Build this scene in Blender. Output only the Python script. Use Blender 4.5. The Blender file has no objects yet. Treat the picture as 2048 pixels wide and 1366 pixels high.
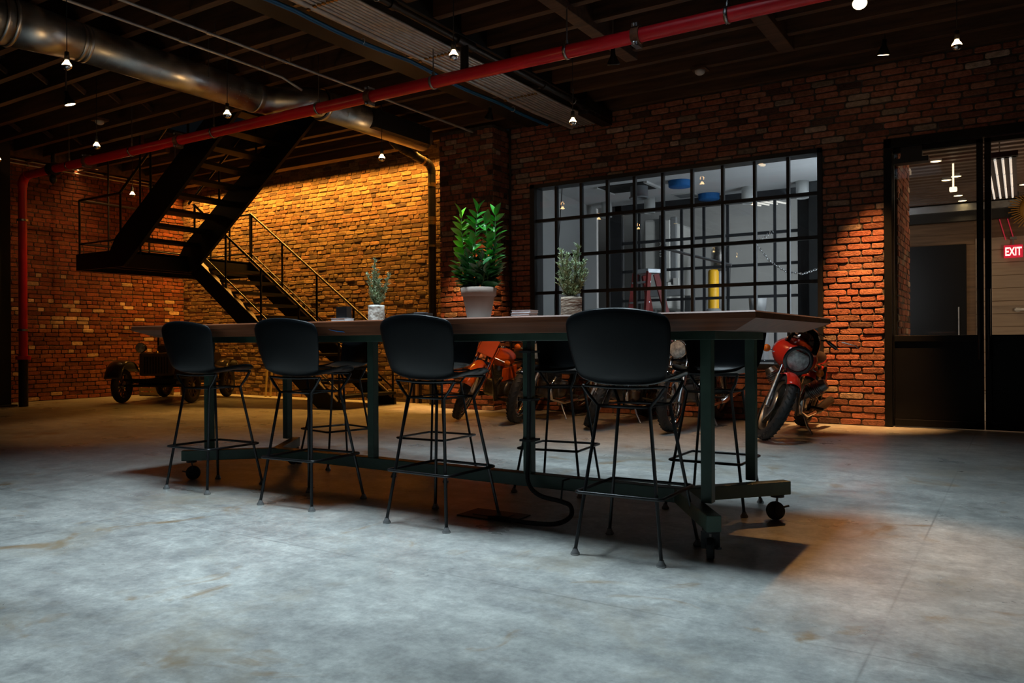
import bpy, math, random
import numpy as np
from mathutils import Vector, Matrix

random.seed(7)
rng = np.random.default_rng(7)
SC = bpy.context.scene
COL = SC.collection
PI = math.pi

# ------------------------------------------------------------------ camera
CAM_H = 0.92
FPX = 1593.0
YAW, PITCH, ROLL = math.radians(32.6), math.radians(0.03), math.radians(-0.32)
_f = Vector((-math.sin(YAW) * math.cos(PITCH), math.cos(YAW) * math.cos(PITCH), math.sin(PITCH)))
_r0 = Vector((math.cos(YAW), math.sin(YAW), 0))
_u0 = _r0.cross(_f)
_r = _r0 * math.cos(ROLL) + _u0 * math.sin(ROLL)
_u = -_r0 * math.sin(ROLL) + _u0 * math.cos(ROLL)
cam_data = bpy.data.cameras.new('camera')
cam_data.sensor_width = 36
cam_data.lens = FPX * 36 / 2048
cam_data.clip_start = 0.05
cam = bpy.data.objects.new('camera', cam_data)
COL.objects.link(cam)
cam.matrix_world = Matrix(((_r.x, _u.x, -_f.x, 0), (_r.y, _u.y, -_f.y, 0), (_r.z, _u.z, -_f.z, CAM_H), (0, 0, 0, 1)))
SC.camera = cam

# ------------------------------------------------------------------ world, exposure
SC.view_settings.view_transform = 'Standard'
SC.view_settings.look = 'None'
SC.view_settings.gamma = 1
SC.view_settings.exposure = 0.0
SC.view_settings.use_curve_mapping = False
SC.cycles.max_bounces = 5
SC.cycles.diffuse_bounces = 3
SC.cycles.glossy_bounces = 2
SC.cycles.transmission_bounces = 3
SC.cycles.transparent_max_bounces = 10
W = bpy.data.worlds.new('night')
SC.world = W
W.use_nodes = True
W.node_tree.nodes['Background'].inputs[0].default_value = (0.5, 0.62, 0.75, 1)
W.node_tree.nodes['Background'].inputs[1].default_value = 0.004


def light(name, kind, loc, target, energy, color, size=None, size_y=None, spot=None, blend=0.6, radius=0.04):
    d = bpy.data.lights.new(name, kind)
    d.energy = energy
    d.color = color
    if kind == 'AREA':
        d.shape = 'RECTANGLE'
        d.size = size
        d.size_y = size_y or size
    else:
        d.shadow_soft_size = radius
    if kind == 'SPOT':
        d.spot_size = math.radians(spot)
        d.spot_blend = blend
    o = bpy.data.objects.new(name, d)
    COL.objects.link(o)
    o.location = loc
    if target is not None:
        o.rotation_euler = (Vector(target) - Vector(loc)).to_track_quat('-Z', 'Y').to_euler()
    return o


COOL = (0.72, 0.9, 1.0)
AMBER = (1.0, 0.44, 0.07)
WARM = (1.0, 0.48, 0.16)
# cool overhead lamps over the table, their unseen source made up
light('added_overhead_lamp', 'AREA', (-3.4, 2.7, 5.05), (-3.4, 2.7, 0), 300, COOL, 1.0, 1.0)
light('added_overhead_lamp', 'AREA', (-1.7, 3.2, 5.05), (-1.7, 3.2, 0), 215, COOL, 1.0, 1.0)
light('added_overhead_lamp', 'AREA', (-2.2, 5.05, 5.05), (-2.2, 5.05, 0), 190, COOL, 1.0, 1.0)
# wall-washing LED strips hidden behind the edge beams
light('wall_wash_lamp', 'AREA', (-10.2, 9.14, 3.84), (-10.2, 9.36, 0.6), 235, AMBER, 6.2, 0.04).data.spread = math.radians(112)
light('wall_wash_lamp', 'AREA', (-13.12, 7.4, 3.84), (-13.45, 7.4, 0.6), 11, WARM, 0.04, 3.9).data.spread = math.radians(110)
# unseen lamps added to brighten the rooms behind the glass
light('lobby_fill', 'AREA', (-1.56, 10.9, 1.75), (-5.0, 10.9, 1.95), 42, (0.8, 0.9, 1.0), 1.2, 2.4)
light('garage_fill', 'AREA', (-2.35, 13.3, 2.4), (-6.0, 15.6, 2.2), 165, (0.95, 0.96, 1.0), 0.8, 2.6)
light('hall_fill', 'AREA', (1.7, 11.8, 1.6), (-1.2, 13.2, 2.4), 62, (1.0, 0.66, 0.4), 1.4, 1.6)

# ------------------------------------------------------------------ helpers


def tag(o, label=None, cat=None, group=None, kind=None):
    if label:
        o['label'] = label
    if cat:
        o['category'] = cat
    if group:
        o['group'] = group
    if kind:
        o['kind'] = kind
    return o


def thing(name, label, cat, loc=(0, 0, 0), rotz=0.0, group=None):
    o = bpy.data.objects.new(name, None)
    COL.objects.link(o)
    o.empty_display_size = 0.1
    o.location = loc
    o.rotation_euler = (0, 0, rotz)
    return tag(o, label, cat, group)


def V(*a):
    return Vector(a)


class MB:
    def __init__(self):
        self.v, self.f, self.s = [], [], []

    def add(self, vs, fs, smooth=False):
        b = len(self.v)
        self.v += [tuple(p) for p in vs]
        self.f += [tuple(i + b for i in q) for q in fs]
        self.s += [smooth] * len(fs)
        return self

    def box(self, c, s, R=None):
        hx, hy, hz = s[0] / 2, s[1] / 2, s[2] / 2
        c = Vector(c)
        vs = []
        for dz in (-hz, hz):
            for dx, dy in ((-hx, -hy), (hx, -hy), (hx, hy), (-hx, hy)):
                p = Vector((dx, dy, dz))
                if R is not None:
                    p = R @ p
                vs.append(c + p)
        return self.add(vs, [(3, 2, 1, 0), (4, 5, 6, 7), (0, 1, 5, 4), (1, 2, 6, 5), (2, 3, 7, 6), (3, 0, 4, 7)])

    def bb(self, x0, x1, y0, y1, z0, z1):
        return self.box(((x0 + x1) / 2, (y0 + y1) / 2, (z0 + z1) / 2), (abs(x1 - x0), abs(y1 - y0), abs(z1 - z0)))

    def bar(self, a, b, w, h, up=(0, 0, 1)):
        a, b = Vector(a), Vector(b)
        d = b - a
        L = d.length
        x = d.normalized()
        y = Vector(up).cross(x)
        if y.length < 1e-4:
            y = Vector((0, 1, 0)).cross(x)
        y.normalize()
        z = x.cross(y)
        R = Matrix((x, y, z)).transposed()
        return self.box((a + b) / 2, (L, w, h), R)

    def frame(self, d):
        d = d.normalized()
        t = Vector((0, 0, 1)) if abs(d.z) < 0.9 else Vector((1, 0, 0))
        x = t.cross(d).normalized()
        return x, d.cross(x)

    def cyl(self, a, b, r, r2=None, n=12, caps=True, smooth=True):
        a, b = Vector(a), Vector(b)
        r2 = r if r2 is None else r2
        x, y = self.frame(b - a)
        vs = []
        for p, q in ((a, r), (b, r2)):
            for i in range(n):
                t = 2 * PI * i / n
                vs.append(p + x * (q * math.cos(t)) + y * (q * math.sin(t)))
        self.add(vs, [(i, (i + 1) % n, n + (i + 1) % n, n + i) for i in range(n)], smooth)
        if caps:
            self.add(vs, [tuple(reversed(range(n))), tuple(range(n, 2 * n))])
        return self

    def tube(self, pts, r, n=8, closed=False, smooth=True):
        pts = [Vector(p) for p in pts]
        m = len(pts)
        rs = r if isinstance(r, (list, tuple)) else [r] * m
        vs = []
        x = None
        for i, p in enumerate(pts):
            if closed:
                d = (pts[(i + 1) % m] - pts[i - 1])
            else:
                d = pts[min(i + 1, m - 1)] - pts[max(i - 1, 0)]
            d.normalize()
            if x is None:
                x, y = self.frame(d)
            else:
                x = (x - d * x.dot(d)).normalized()
                y = d.cross(x)
            for k in range(n):
                t = 2 * PI * k / n
                vs.append(p + x * (rs[i] * math.cos(t)) + y * (rs[i] * math.sin(t)))
        fs = []
        for i in range(m if closed else m - 1):
            j = (i + 1) % m
            for k in range(n):
                l = (k + 1) % n
                fs.append((i * n + k, i * n + l, j * n + l, j * n + k))
        self.add(vs, fs, smooth)
        if not closed:
            self.add(vs, [tuple(reversed(range(n))), tuple(range((m - 1) * n, m * n))])
        return self

    def lathe(self, prof, n=24, o=(0, 0, 0), ax=(0, 0, 1), sc=(1, 1), a0=0.0, a1=None, smooth=True):
        # prof: (r, h) pairs; rotate about ax through o
        o, ax = Vector(o), Vector(ax).normalized()
        x, y = self.frame(ax)
        full = a1 is None
        cnt = n if full else n + 1
        vs = []
        for (r, h) in prof:
            for i in range(cnt):
                t = 2 * PI * i / n if full else a0 + (a1 - a0) * i / n
                vs.append(o + ax * h + x * (r * sc[0] * math.cos(t)) + y * (r * sc[1] * math.sin(t)))
        fs = []
        for k in range(len(prof) - 1):
            for i in range(n):
                j = (i + 1) % cnt
                fs.append((k * cnt + i, k * cnt + j, (k + 1) * cnt + j, (k + 1) * cnt + i))
        return self.add(vs, fs, smooth)

    def sphere(self, c, r, nu=14, nv=8, v0=0.0, v1=1.0, R=None):
        if not isinstance(r, (list, tuple)):
            r = (r, r, r)
        c = Vector(c)
        vs, fs = [], []
        for j in range(nv + 1):
            ph = PI * (v0 + (v1 - v0) * j / nv)
            for i in range(nu):
                t = 2 * PI * i / nu
                p = Vector((r[0] * math.sin(ph) * math.cos(t), r[1] * math.sin(ph) * math.sin(t), r[2] * math.cos(ph)))
                vs.append(c + (R @ p if R is not None else p))
        for j in range(nv):
            for i in range(nu):
                k = (i + 1) % nu
                fs.append((j * nu + i, (j + 1) * nu + i, (j + 1) * nu + k, j * nu + k))
        return self.add(vs, fs, True)

    def grid(self, P, nu, nv, smooth=True):
        vs = [P(i / nu, j / nv) for j in range(nv + 1) for i in range(nu + 1)]
        fs = [(j * (nu + 1) + i, j * (nu + 1) + i + 1, (j + 1) * (nu + 1) + i + 1, (j + 1) * (nu + 1) + i) for j in range(nv) for i in range(nu)]
        return self.add(vs, fs, smooth)

    def build(self, name, m, parent=None, world=False, bevel=0.0, solid=0.0, sub=0):
        off = Vector((0, 0, 0))
        if world and parent is not None:
            p = parent
            while p is not None:
                off += p.location
                p = p.parent
        me = bpy.data.meshes.new(name)
        me.from_pydata([tuple(Vector(q) - off) for q in self.v] if off.length else self.v, [], self.f)
        me.polygons.foreach_set('use_smooth', self.s)
        me.materials.append(m)
        me.update()
        o = bpy.data.objects.new(name, me)
        COL.objects.link(o)
        o.parent = parent
        if solid:
            q = o.modifiers.new('thick', 'SOLIDIFY')
            q.thickness = solid
            q.offset = 0
        if sub:
            q = o.modifiers.new('sub', 'SUBSURF')
            q.levels = q.render_levels = sub
        if bevel:
            q = o.modifiers.new('bev', 'BEVEL')
            q.width = bevel
            q.segments = 2
            q.limit_method = 'ANGLE'
        return o


def copy_tree(o, parent=None):
    c = o.copy()
    COL.objects.link(c)
    c.parent = parent
    for ch in list(o.children):
        copy_tree(ch, c)
    return c


def text(name, body, size, extr, m, parent, loc, rot, scale=(1, 1, 1), offset=0.0):
    tx = bpy.data.curves.new(name, 'FONT')
    tx.body = body
    tx.size = size
    tx.extrude = extr
    tx.offset = offset
    tx.align_x = 'CENTER'
    tmp = bpy.data.objects.new(name + '_tmp', tx)
    COL.objects.link(tmp)
    bpy.context.view_layer.update()
    me = bpy.data.meshes.new_from_object(tmp.evaluated_get(bpy.context.evaluated_depsgraph_get()))
    bpy.data.objects.remove(tmp)
    me.materials.clear()
    me.materials.append(m)
    o = bpy.data.objects.new(name, me)
    COL.objects.link(o)
    o.parent = parent
    o.location, o.rotation_euler, o.scale = loc, rot, scale
    return o


def rrect(x0, x1, y0, y1, z, r, n=4):
    pts = []
    for cx, cy, a in ((x1 - r, y1 - r, 0), (x0 + r, y1 - r, PI / 2), (x0 + r, y0 + r, PI), (x1 - r, y0 + r, 1.5 * PI)):
        for k in range(n + 1):
            t = a + PI / 2 * k / n
            pts.append((cx + r * math.cos(t), cy + r * math.sin(t), z))
    return pts


# ------------------------------------------------------------------ materials


def nt(m):
    return m.node_tree.nodes, m.node_tree.links


def mat(name, col, rough=0.5, metal=0.0, var=0.0, scale=8.0, bump=0.0, bscale=60.0, emis=None, estr=0.0, coat=0.0, spec=0.5, col2=None, stretch=None, rvar=0.0):
    m = bpy.data.materials.new(name)
    m.use_nodes = True
    N, L = nt(m)
    b = N['Principled BSDF']
    b.inputs['Base Color'].default_value = (*col, 1)
    b.inputs['Roughness'].default_value = rough
    b.inputs['Metallic'].default_value = metal
    b.inputs['Specular IOR Level'].default_value = spec
    if coat:
        b.inputs['Coat Weight'].default_value = coat
        b.inputs['Coat Roughness'].default_value = 0.06
    if emis:
        b.inputs['Emission Color'].default_value = (*emis, 1)
        b.inputs['Emission Strength'].default_value = estr
    if var or bump or rvar:
        tc = N.new('ShaderNodeTexCoord')
        src = tc.outputs['Object']
        if stretch:
            mp = N.new('ShaderNodeMapping')
            mp.inputs['Scale'].default_value = stretch
            L.new(src, mp.inputs['Vector'])
            src = mp.outputs[0]
        n = N.new('ShaderNodeTexNoise')
        n.inputs['Scale'].default_value = scale
        n.inputs['Detail'].default_value = 6
        L.new(src, n.inputs['Vector'])
        if var:
            mx = N.new('ShaderNodeMix')
            mx.data_type = 'RGBA'
            c2 = col2 or tuple(c * (1 - var) for c in col)
            c1 = tuple(min(1, c * (1 + var * 0.6)) for c in col)
            mx.inputs[6].default_value = (*c2, 1)
            mx.inputs[7].default_value = (*c1, 1)
            rp = N.new('ShaderNodeMapRange')
            rp.inputs[1].default_value = 0.3
            rp.inputs[2].default_value = 0.7
            L.new(n.outputs['Fac'], rp.inputs[0])
            L.new(rp.outputs[0], mx.inputs[0])
            L.new(mx.outputs[2], b.inputs['Base Color'])
        if rvar:
            rp = N.new('ShaderNodeMapRange')
            rp.inputs[1].default_value = 0.3
            rp.inputs[2].default_value = 0.7
            rp.inputs[3].default_value = rough - rvar
            rp.inputs[4].default_value = rough + rvar
            L.new(n.outputs['Fac'], rp.inputs[0])
            L.new(rp.outputs[0], b.inputs['Roughness'])
        if bump:
            n2 = N.new('ShaderNodeTexNoise')
            n2.inputs['Scale'].default_value = bscale
            n2.inputs['Detail'].default_value = 5
            L.new(src, n2.inputs['Vector'])
            bp = N.new('ShaderNodeBump')
            bp.inputs['Strength'].default_value = bump
            bp.inputs['Distance'].default_value = 0.01
            L.new(n2.outputs['Fac'], bp.inputs['Height'])
            L.new(bp.outputs[0], b.inputs['Normal'])
    return m


def glass_mat(name, tint=(1, 1, 1), ior=1.45, rough=0.0, gloss=(1, 1, 1)):
    m = bpy.data.materials.new(name)
    m.use_nodes = True
    N, L = nt(m)
    N.remove(N['Principled BSDF'])
    out = N['Material Output']
    tr = N.new('ShaderNodeBsdfTransparent')
    tr.inputs[0].default_value = (*tint, 1)
    gl = N.new('ShaderNodeBsdfGlossy')
    gl.inputs['Color'].default_value = (*gloss, 1)
    gl.inputs['Roughness'].default_value = rough
    fr = N.new('ShaderNodeFresnel')
    fr.inputs['IOR'].default_value = ior
    mx = N.new('ShaderNodeMixShader')
    L.new(fr.outputs[0], mx.inputs[0])
    L.new(tr.outputs[0], mx.inputs[1])
    L.new(gl.outputs[0], mx.inputs[2])
    L.new(mx.outputs[0], out.inputs['Surface'])
    return m


def brick_mat(name, attr):
    m = bpy.data.materials.new(name)
    m.use_nodes = True
    N, L = nt(m)
    b = N['Principled BSDF']
    b.inputs['Roughness'].default_value = 0.85
    b.inputs['Specular IOR Level'].default_value = 0.25
    if attr:
        a = N.new('ShaderNodeAttribute')
        a.attribute_name = 'tone'
        src = a.outputs['Color']
    else:
        a = N.new('ShaderNodeObjectInfo')
        src = a.outputs['Color']
    g = N.new('ShaderNodeNewGeometry')
    n = N.new('ShaderNodeTexNoise')
    n.inputs['Scale'].default_value = 22
    n.inputs['Detail'].default_value = 8
    n.inputs['Roughness'].default_value = 0.65
    L.new(g.outputs['Position'], n.inputs['Vector'])
    rp = N.new('ShaderNodeMapRange')
    rp.inputs[1].default_value = 0.25
    rp.inputs[2].default_value = 0.75
    rp.inputs[3].default_value = 0.55
    rp.inputs[4].default_value = 1.4
    L.new(n.outputs['Fac'], rp.inputs[0])
    mul = N.new('ShaderNodeVectorMath')
    mul.operation = 'SCALE'
    L.new(src, mul.inputs[0])
    L.new(rp.outputs[0], mul.inputs['Scale'])
    L.new(mul.outputs[0], b.inputs['Base Color'])
    n2 = N.new('ShaderNodeTexNoise')
    n2.inputs['Scale'].default_value = 70
    n2.inputs['Detail'].default_value = 6
    L.new(g.outputs['Position'], n2.inputs['Vector'])
    bp = N.new('ShaderNodeBump')
    bp.inputs['Strength'].default_value = 0.7
    bp.inputs['Distance'].default_value = 0.012
    L.new(n2.outputs['Fac'], bp.inputs['Height'])
    L.new(bp.outputs[0], b.inputs['Normal'])
    return m


def concrete_mat():
    m = bpy.data.materials.new('polished_concrete')
    m.use_nodes = True
    N, L = nt(m)
    b = N['Principled BSDF']
    tc = N.new('ShaderNodeNewGeometry')
    P = tc.outputs['Position']

    def noise(sc, det=6, rough=0.6, dist=0.0):
        n = N.new('ShaderNodeTexNoise')
        n.inputs['Scale'].default_value = sc
        n.inputs['Detail'].default_value = det
        n.inputs['Roughness'].default_value = rough
        n.inputs['Distortion'].default_value = dist
        L.new(P, n.inputs['Vector'])
        return n.outputs['Fac']

    def ramp(f, stops):
        r = N.new('ShaderNodeValToRGB')
        e = r.color_ramp.elements
        while len(e) < len(stops):
            e.new(0.5)
        for q, (p, c) in zip(e, stops):
            q.position = p
            q.color = (*c, 1) if len(c) == 3 else c
        L.new(f, r.inputs[0])
        return r.outputs[0]

    def mix(f, a, bcol, mode='MIX'):
        x = N.new('ShaderNodeMix')
        x.data_type = 'RGBA'
        x.blend_type = mode
        if isinstance(f, float):
            x.inputs[0].default_value = f
        else:
            L.new(f, x.inputs[0])
        for s, i in ((a, 6), (bcol, 7)):
            if isinstance(s, tuple):
                x.inputs[i].default_value = (*s, 1)
            else:
                L.new(s, x.inputs[i])
        return x.outputs[2]

    base = ramp(noise(0.9, 8, 0.62, 0.6), [(0.28, (0.26, 0.265, 0.25)), (0.5, (0.4, 0.405, 0.385)), (0.72, (0.52, 0.52, 0.49))])
    fine = ramp(noise(7, 10, 0.75), [(0.3, (0.58, 0.585, 0.6)), (0.7, (1.24, 1.24, 1.22))])
    c = mix(1.0, base, fine, 'MULTIPLY')
    fine2 = ramp(noise(38, 8, 0.7), [(0.3, (0.78, 0.78, 0.78)), (0.7, (1.14, 1.14, 1.14))])
    c = mix(1.0, c, fine2, 'MULTIPLY')
    # mottled cells of the trowelled cream
    vo = N.new('ShaderNodeTexVoronoi')
    vo.feature = 'DISTANCE_TO_EDGE'
    vo.inputs['Scale'].default_value = 12
    dn = N.new('ShaderNodeTexNoise')
    dn.inputs['Scale'].default_value = 4
    L.new(P, dn.inputs['Vector'])
    ad = N.new('ShaderNodeVectorMath')
    ad.operation = 'MULTIPLY_ADD'
    L.new(dn.outputs['Color'], ad.inputs[0])
    ad.inputs[1].default_value = (0.35, 0.35, 0)
    L.new(P, ad.inputs[2])
    L.new(ad.outputs[0], vo.inputs['Vector'])
    cell = ramp(vo.outputs['Distance'], [(0.0, (1.12, 1.12, 1.12)), (0.06, (1, 1, 1)), (0.4, (0.84, 0.84, 0.85))])
    cm = ramp(noise(0.7, 3), [(0.45, (0, 0, 0)), (0.6, (1, 1, 1))])
    c = mix(cm, c, mix(1.0, c, cell, 'MULTIPLY'))
    # rusty stains
    st = ramp(noise(2.3, 5, 0.6, 1.0), [(0.6, (0, 0, 0)), (0.7, (0.8, 0.8, 0.8))])
    c = mix(st, c, (0.24, 0.155, 0.075))
    st2 = ramp(noise(1.1, 6, 0.7, 0.4), [(0.53, (0, 0, 0)), (0.72, (0.7, 0.7, 0.7))])
    c = mix(st2, c, (0.3, 0.25, 0.18))
    # long trowel / traffic streaks along the room
    mp = N.new('ShaderNodeMapping')
    mp.inputs['Scale'].default_value = (0.35, 2.6, 1)
    mp.inputs['Rotation'].default_value = (0, 0, 0.5)
    L.new(P, mp.inputs['Vector'])
    ns = N.new('ShaderNodeTexNoise')
    ns.inputs['Scale'].default_value = 3.2
    ns.inputs['Detail'].default_value = 8
    L.new(mp.outputs[0], ns.inputs['Vector'])
    stk = ramp(ns.outputs['Fac'], [(0.35, (0.72, 0.72, 0.74)), (0.6, (1.08, 1.08, 1.08))])
    c = mix(0.45, c, stk, 'MULTIPLY')
    sep = N.new('ShaderNodeSeparateXYZ')
    L.new(P, sep.inputs[0])
    for ax_, off_ in (('X', 0.38), ('Y', -2.52)):
        ma = N.new('ShaderNodeMath')
        ma.operation = 'ADD'
        ma.inputs[1].default_value = off_
        L.new(sep.outputs[ax_], ma.inputs[0])
        pp = N.new('ShaderNodeMath')
        pp.operation = 'PINGPONG'
        pp.inputs[1].default_value = 1.83
        L.new(ma.outputs[0], pp.inputs[0])
        jn = ramp(pp.outputs[0], [(0.0, (1, 1, 1)), (0.007, (0, 0, 0))])
        jf = mix(1.0, jn, ramp(noise(0.8, 3), [(0.4, (0.1, 0.1, 0.1)), (0.65, (0.8, 0.8, 0.8))]), 'MULTIPLY')
        c = mix(jf, c, (0.12, 0.12, 0.115))
    L.new(c, b.inputs['Base Color'])
    rr = N.new('ShaderNodeMapRange')
    rr.inputs[1].default_value = 0.3
    rr.inputs[2].default_value = 0.7
    rr.inputs[3].default_value = 0.24
    rr.inputs[4].default_value = 0.44
    L.new(noise(1.7, 6), rr.inputs[0])
    L.new(rr.outputs[0], b.inputs['Roughness'])
    b.inputs['Specular IOR Level'].default_value = 0.4
    bp = N.new('ShaderNodeBump')
    bp.inputs['Strength'].default_value = 0.12
    bp.inputs['Distance'].default_value = 0.01
    L.new(noise(14, 6), bp.inputs['Height'])
    L.new(bp.outputs[0], b.inputs['Normal'])
    return m


M = {}
M['concrete'] = concrete_mat()
M['brick'] = brick_mat('brick_single', False)
M['brick_mass'] = brick_mat('brick_mass', True)
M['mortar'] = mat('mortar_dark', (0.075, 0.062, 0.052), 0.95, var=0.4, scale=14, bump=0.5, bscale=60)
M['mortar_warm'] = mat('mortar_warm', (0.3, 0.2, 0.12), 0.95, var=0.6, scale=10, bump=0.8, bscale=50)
M['joist'] = mat('joist_wood', (0.085, 0.04, 0.02), 0.7, var=0.5, scale=3, stretch=(0.6, 6, 6), bump=0.3, bscale=30)
M['deck'] = mat('deck_wood', (0.02, 0.013, 0.01), 0.85, var=0.4, scale=3, stretch=(6, 0.6, 6))
M['beam_black'] = mat('beam_black', (0.006, 0.006, 0.006), 0.6, var=0.3, scale=4)
M['rail_black'] = mat('rail_black', (0.012, 0.011, 0.01), 0.3, bump=0.04, bscale=90, spec=0.6)
M['flange'] = mat('flange_steel', (0.14, 0.11, 0.08), 0.45, var=0.2, scale=8)
M['stair_black'] = mat('stair_black', (0.005, 0.005, 0.005), 0.5, bump=0.05, bscale=90, spec=0.25)
M['black_steel'] = mat('black_steel', (0.012, 0.012, 0.013), 0.42, 0.0, bump=0.05, bscale=120, spec=0.5)
M['door_black'] = mat('door_black', (0.005, 0.005, 0.0055), 0.4, 0.0, var=0.2, scale=3, spec=0.2)
M['stool_black'] = mat('stool_black', (0.005, 0.0065, 0.008), 0.33, 0.0, bump=0.05, bscale=300, spec=0.26)
M['rod_black'] = mat('rod_black', (0.008, 0.008, 0.009), 0.35, 0.0, bump=0.03, bscale=200)
M['chrome'] = mat('chrome', (0.75, 0.75, 0.76), 0.12, 1.0, rvar=0.05, scale=20)
M['steel'] = mat('steel', (0.4, 0.4, 0.41), 0.35, 1.0, rvar=0.1, scale=30)
M['green'] = mat('green_paint', (0.042, 0.085, 0.06), 0.45, 0.0, var=0.3, scale=6, bump=0.06, bscale=80)
M['walnut'] = mat('table_wood', (0.165, 0.055, 0.024), 0.42, var=0.45, scale=4, stretch=(0.5, 9, 9), bump=0.08, bscale=40, col2=(0.085, 0.027, 0.011), spec=0.3)
M['red_pipe'] = mat('red_pipe', (0.72, 0.012, 0.024), 0.36, var=0.12, scale=5, coat=0.0)
M['rust'] = mat('coupling_rust', (0.2, 0.075, 0.035), 0.6, var=0.4, scale=30, bump=0.2)
M['galv'] = mat('galvanised_duct', (0.62, 0.63, 0.61), 0.38, 1.0, var=0.2, scale=7, rvar=0.1, bump=0.05, bscale=15)
M['conduit'] = mat('conduit_galv', (0.5, 0.485, 0.47), 0.45, 0.55, var=0.2, scale=12)
M['blue_cable'] = mat('blue_cable', (0.01, 0.13, 0.3), 0.5, var=0.2, scale=30)
M['iron'] = mat('cast_iron', (0.018, 0.016, 0.015), 0.45, 0.3, var=0.3, scale=20, bump=0.2, bscale=80)
M['brass'] = mat('brass_band', (0.5, 0.33, 0.12), 0.35, 1.0, rvar=0.1, scale=30)
M['terracotta'] = mat('pale_terracotta', (0.3, 0.235, 0.195), 0.75, var=0.15, scale=5, bump=0.1, bscale=60)
M['soil'] = mat('soil', (0.03, 0.02, 0.013), 0.95, var=0.5, scale=40, bump=1.0, bscale=90)
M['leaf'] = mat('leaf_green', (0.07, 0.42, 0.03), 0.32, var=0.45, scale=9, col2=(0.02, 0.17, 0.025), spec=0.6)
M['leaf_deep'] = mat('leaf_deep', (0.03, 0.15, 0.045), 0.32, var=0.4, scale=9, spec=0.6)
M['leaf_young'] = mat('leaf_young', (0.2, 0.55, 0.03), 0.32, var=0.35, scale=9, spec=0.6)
M['stem'] = mat('stem', (0.05, 0.1, 0.03), 0.6, var=0.3, scale=20)
M['needle'] = mat('needle', (0.38, 0.44, 0.26), 0.7, var=0.5, scale=18, col2=(0.14, 0.22, 0.12))
M['birch'] = mat('birch_bark', (0.62, 0.6, 0.55), 0.8, var=0.9, scale=26, bump=0.7, bscale=40, col2=(0.22, 0.17, 0.12))
M['bark'] = mat('grey_bark', (0.3, 0.24, 0.18), 0.9, var=0.8, scale=14, stretch=(1, 1, 4), bump=1.0, bscale=30, col2=(0.09, 0.065, 0.05))
M['paper'] = mat('paper', (0.7, 0.7, 0.72), 0.6, var=0.08, scale=8)
M['paper_grey'] = mat('paper_grey', (0.35, 0.36, 0.38), 0.6, var=0.1, scale=8)
M['box_black'] = mat('box_black', (0.012, 0.012, 0.013), 0.3, var=0.2, scale=10)
M['tape'] = mat('blue_tape', (0.01, 0.16, 0.45), 0.6, var=0.1, scale=30)
M['rubber'] = mat('rubber', (0.013, 0.013, 0.013), 0.65, bump=0.3, bscale=120)
M['plaster'] = mat('plaster_grey', (0.46, 0.46, 0.45), 0.9, var=0.05, scale=2)
M['ceil_white'] = mat('ceiling_white', (0.62, 0.62, 0.62), 0.9, var=0.04, scale=2)
M['ceil_blue'] = mat('sound_disc_blue', (0.01, 0.14, 0.42), 0.8, var=0.08, scale=10)
M['white_paint'] = mat('white_paint', (0.6, 0.6, 0.58), 0.5, var=0.05, scale=6)
M['grey_paint'] = mat('grey_paint', (0.2, 0.21, 0.22), 0.5, var=0.1, scale=4)
M['dark_paint'] = mat('dark_paint', (0.035, 0.036, 0.04), 0.5, var=0.2, scale=4)
M['ladder_red'] = mat('ladder_red', (0.3, 0.03, 0.025), 0.5, var=0.2, scale=10)
M['alu'] = mat('aluminium', (0.5, 0.52, 0.54), 0.4, 1.0, rvar=0.1, scale=20)
M['yellow'] = mat('yellow_paint', (0.75, 0.4, 0.01), 0.5, var=0.08, scale=6)
M['wood_pale'] = mat('pale_panel', (0.34, 0.27, 0.21), 0.6, var=0.15, scale=3, stretch=(0.5, 6, 8))
M['hall_brown'] = mat('hall_brown', (0.16, 0.1, 0.06), 0.7, var=0.35, scale=3, stretch=(0.5, 6, 8))
M['bike_red'] = mat('bike_red', (0.75, 0.03, 0.014), 0.22, var=0.1, scale=4, coat=0.6)
M['bike_orange'] = mat('bike_orange', (0.85, 0.13, 0.012), 0.25, var=0.1, scale=4, coat=0.5)
M['bike_black'] = mat('bike_black', (0.012, 0.012, 0.013), 0.22, var=0.1, scale=4, coat=0.6)
M['bike_maroon'] = mat('bike_maroon', (0.12, 0.008, 0.008), 0.22, var=0.1, scale=4, coat=0.6)
M['glide'] = mat('glide_metal', (0.4, 0.4, 0.4), 0.25, 0.6, rvar=0.05, scale=20)
M['engine'] = mat('engine_alloy', (0.3, 0.29, 0.28), 0.38, 1.0, var=0.4, scale=16, bump=0.2, bscale=60)
M['seat_black'] = mat('seat_leather', (0.016, 0.014, 0.013), 0.5, bump=0.2, bscale=120)
M['amber'] = mat('amber_lens', (0.8, 0.17, 0.01), 0.25, var=0.1, scale=40)
M['lens'] = mat('lamp_reflector', (0.55, 0.57, 0.56), 0.2, 0.25, var=0.5, scale=26, bump=0.5, bscale=50)
M['gold'] = mat('gold_rim', (0.22, 0.19, 0.15), 0.4, 1.0, rvar=0.1, scale=20)
M['smoke_glass'] = glass_mat('smoked_screen', (0.66, 0.48, 0.38), 1.5)
M['clear_glass'] = glass_mat('window_pane', (0.93, 0.95, 0.95), 1.35)
M['car_paint'] = mat('car_paint', (0.022, 0.018, 0.014), 0.3, var=0.3, scale=4, coat=0.4)
M['car_tan'] = mat('car_tan', (0.09, 0.06, 0.035), 0.45, var=0.2, scale=5)
M['cardboard'] = mat('cardboard', (0.28, 0.17, 0.09), 0.85, var=0.15, scale=6)
M['crate'] = mat('crate_yellow', (0.3, 0.22, 0.08), 0.7, var=0.2, scale=6)
M['bulb'] = mat('bulb_glow', (1, 0.7, 0.4), 0.3, emis=(1, 0.62, 0.26), estr=26)
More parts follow.
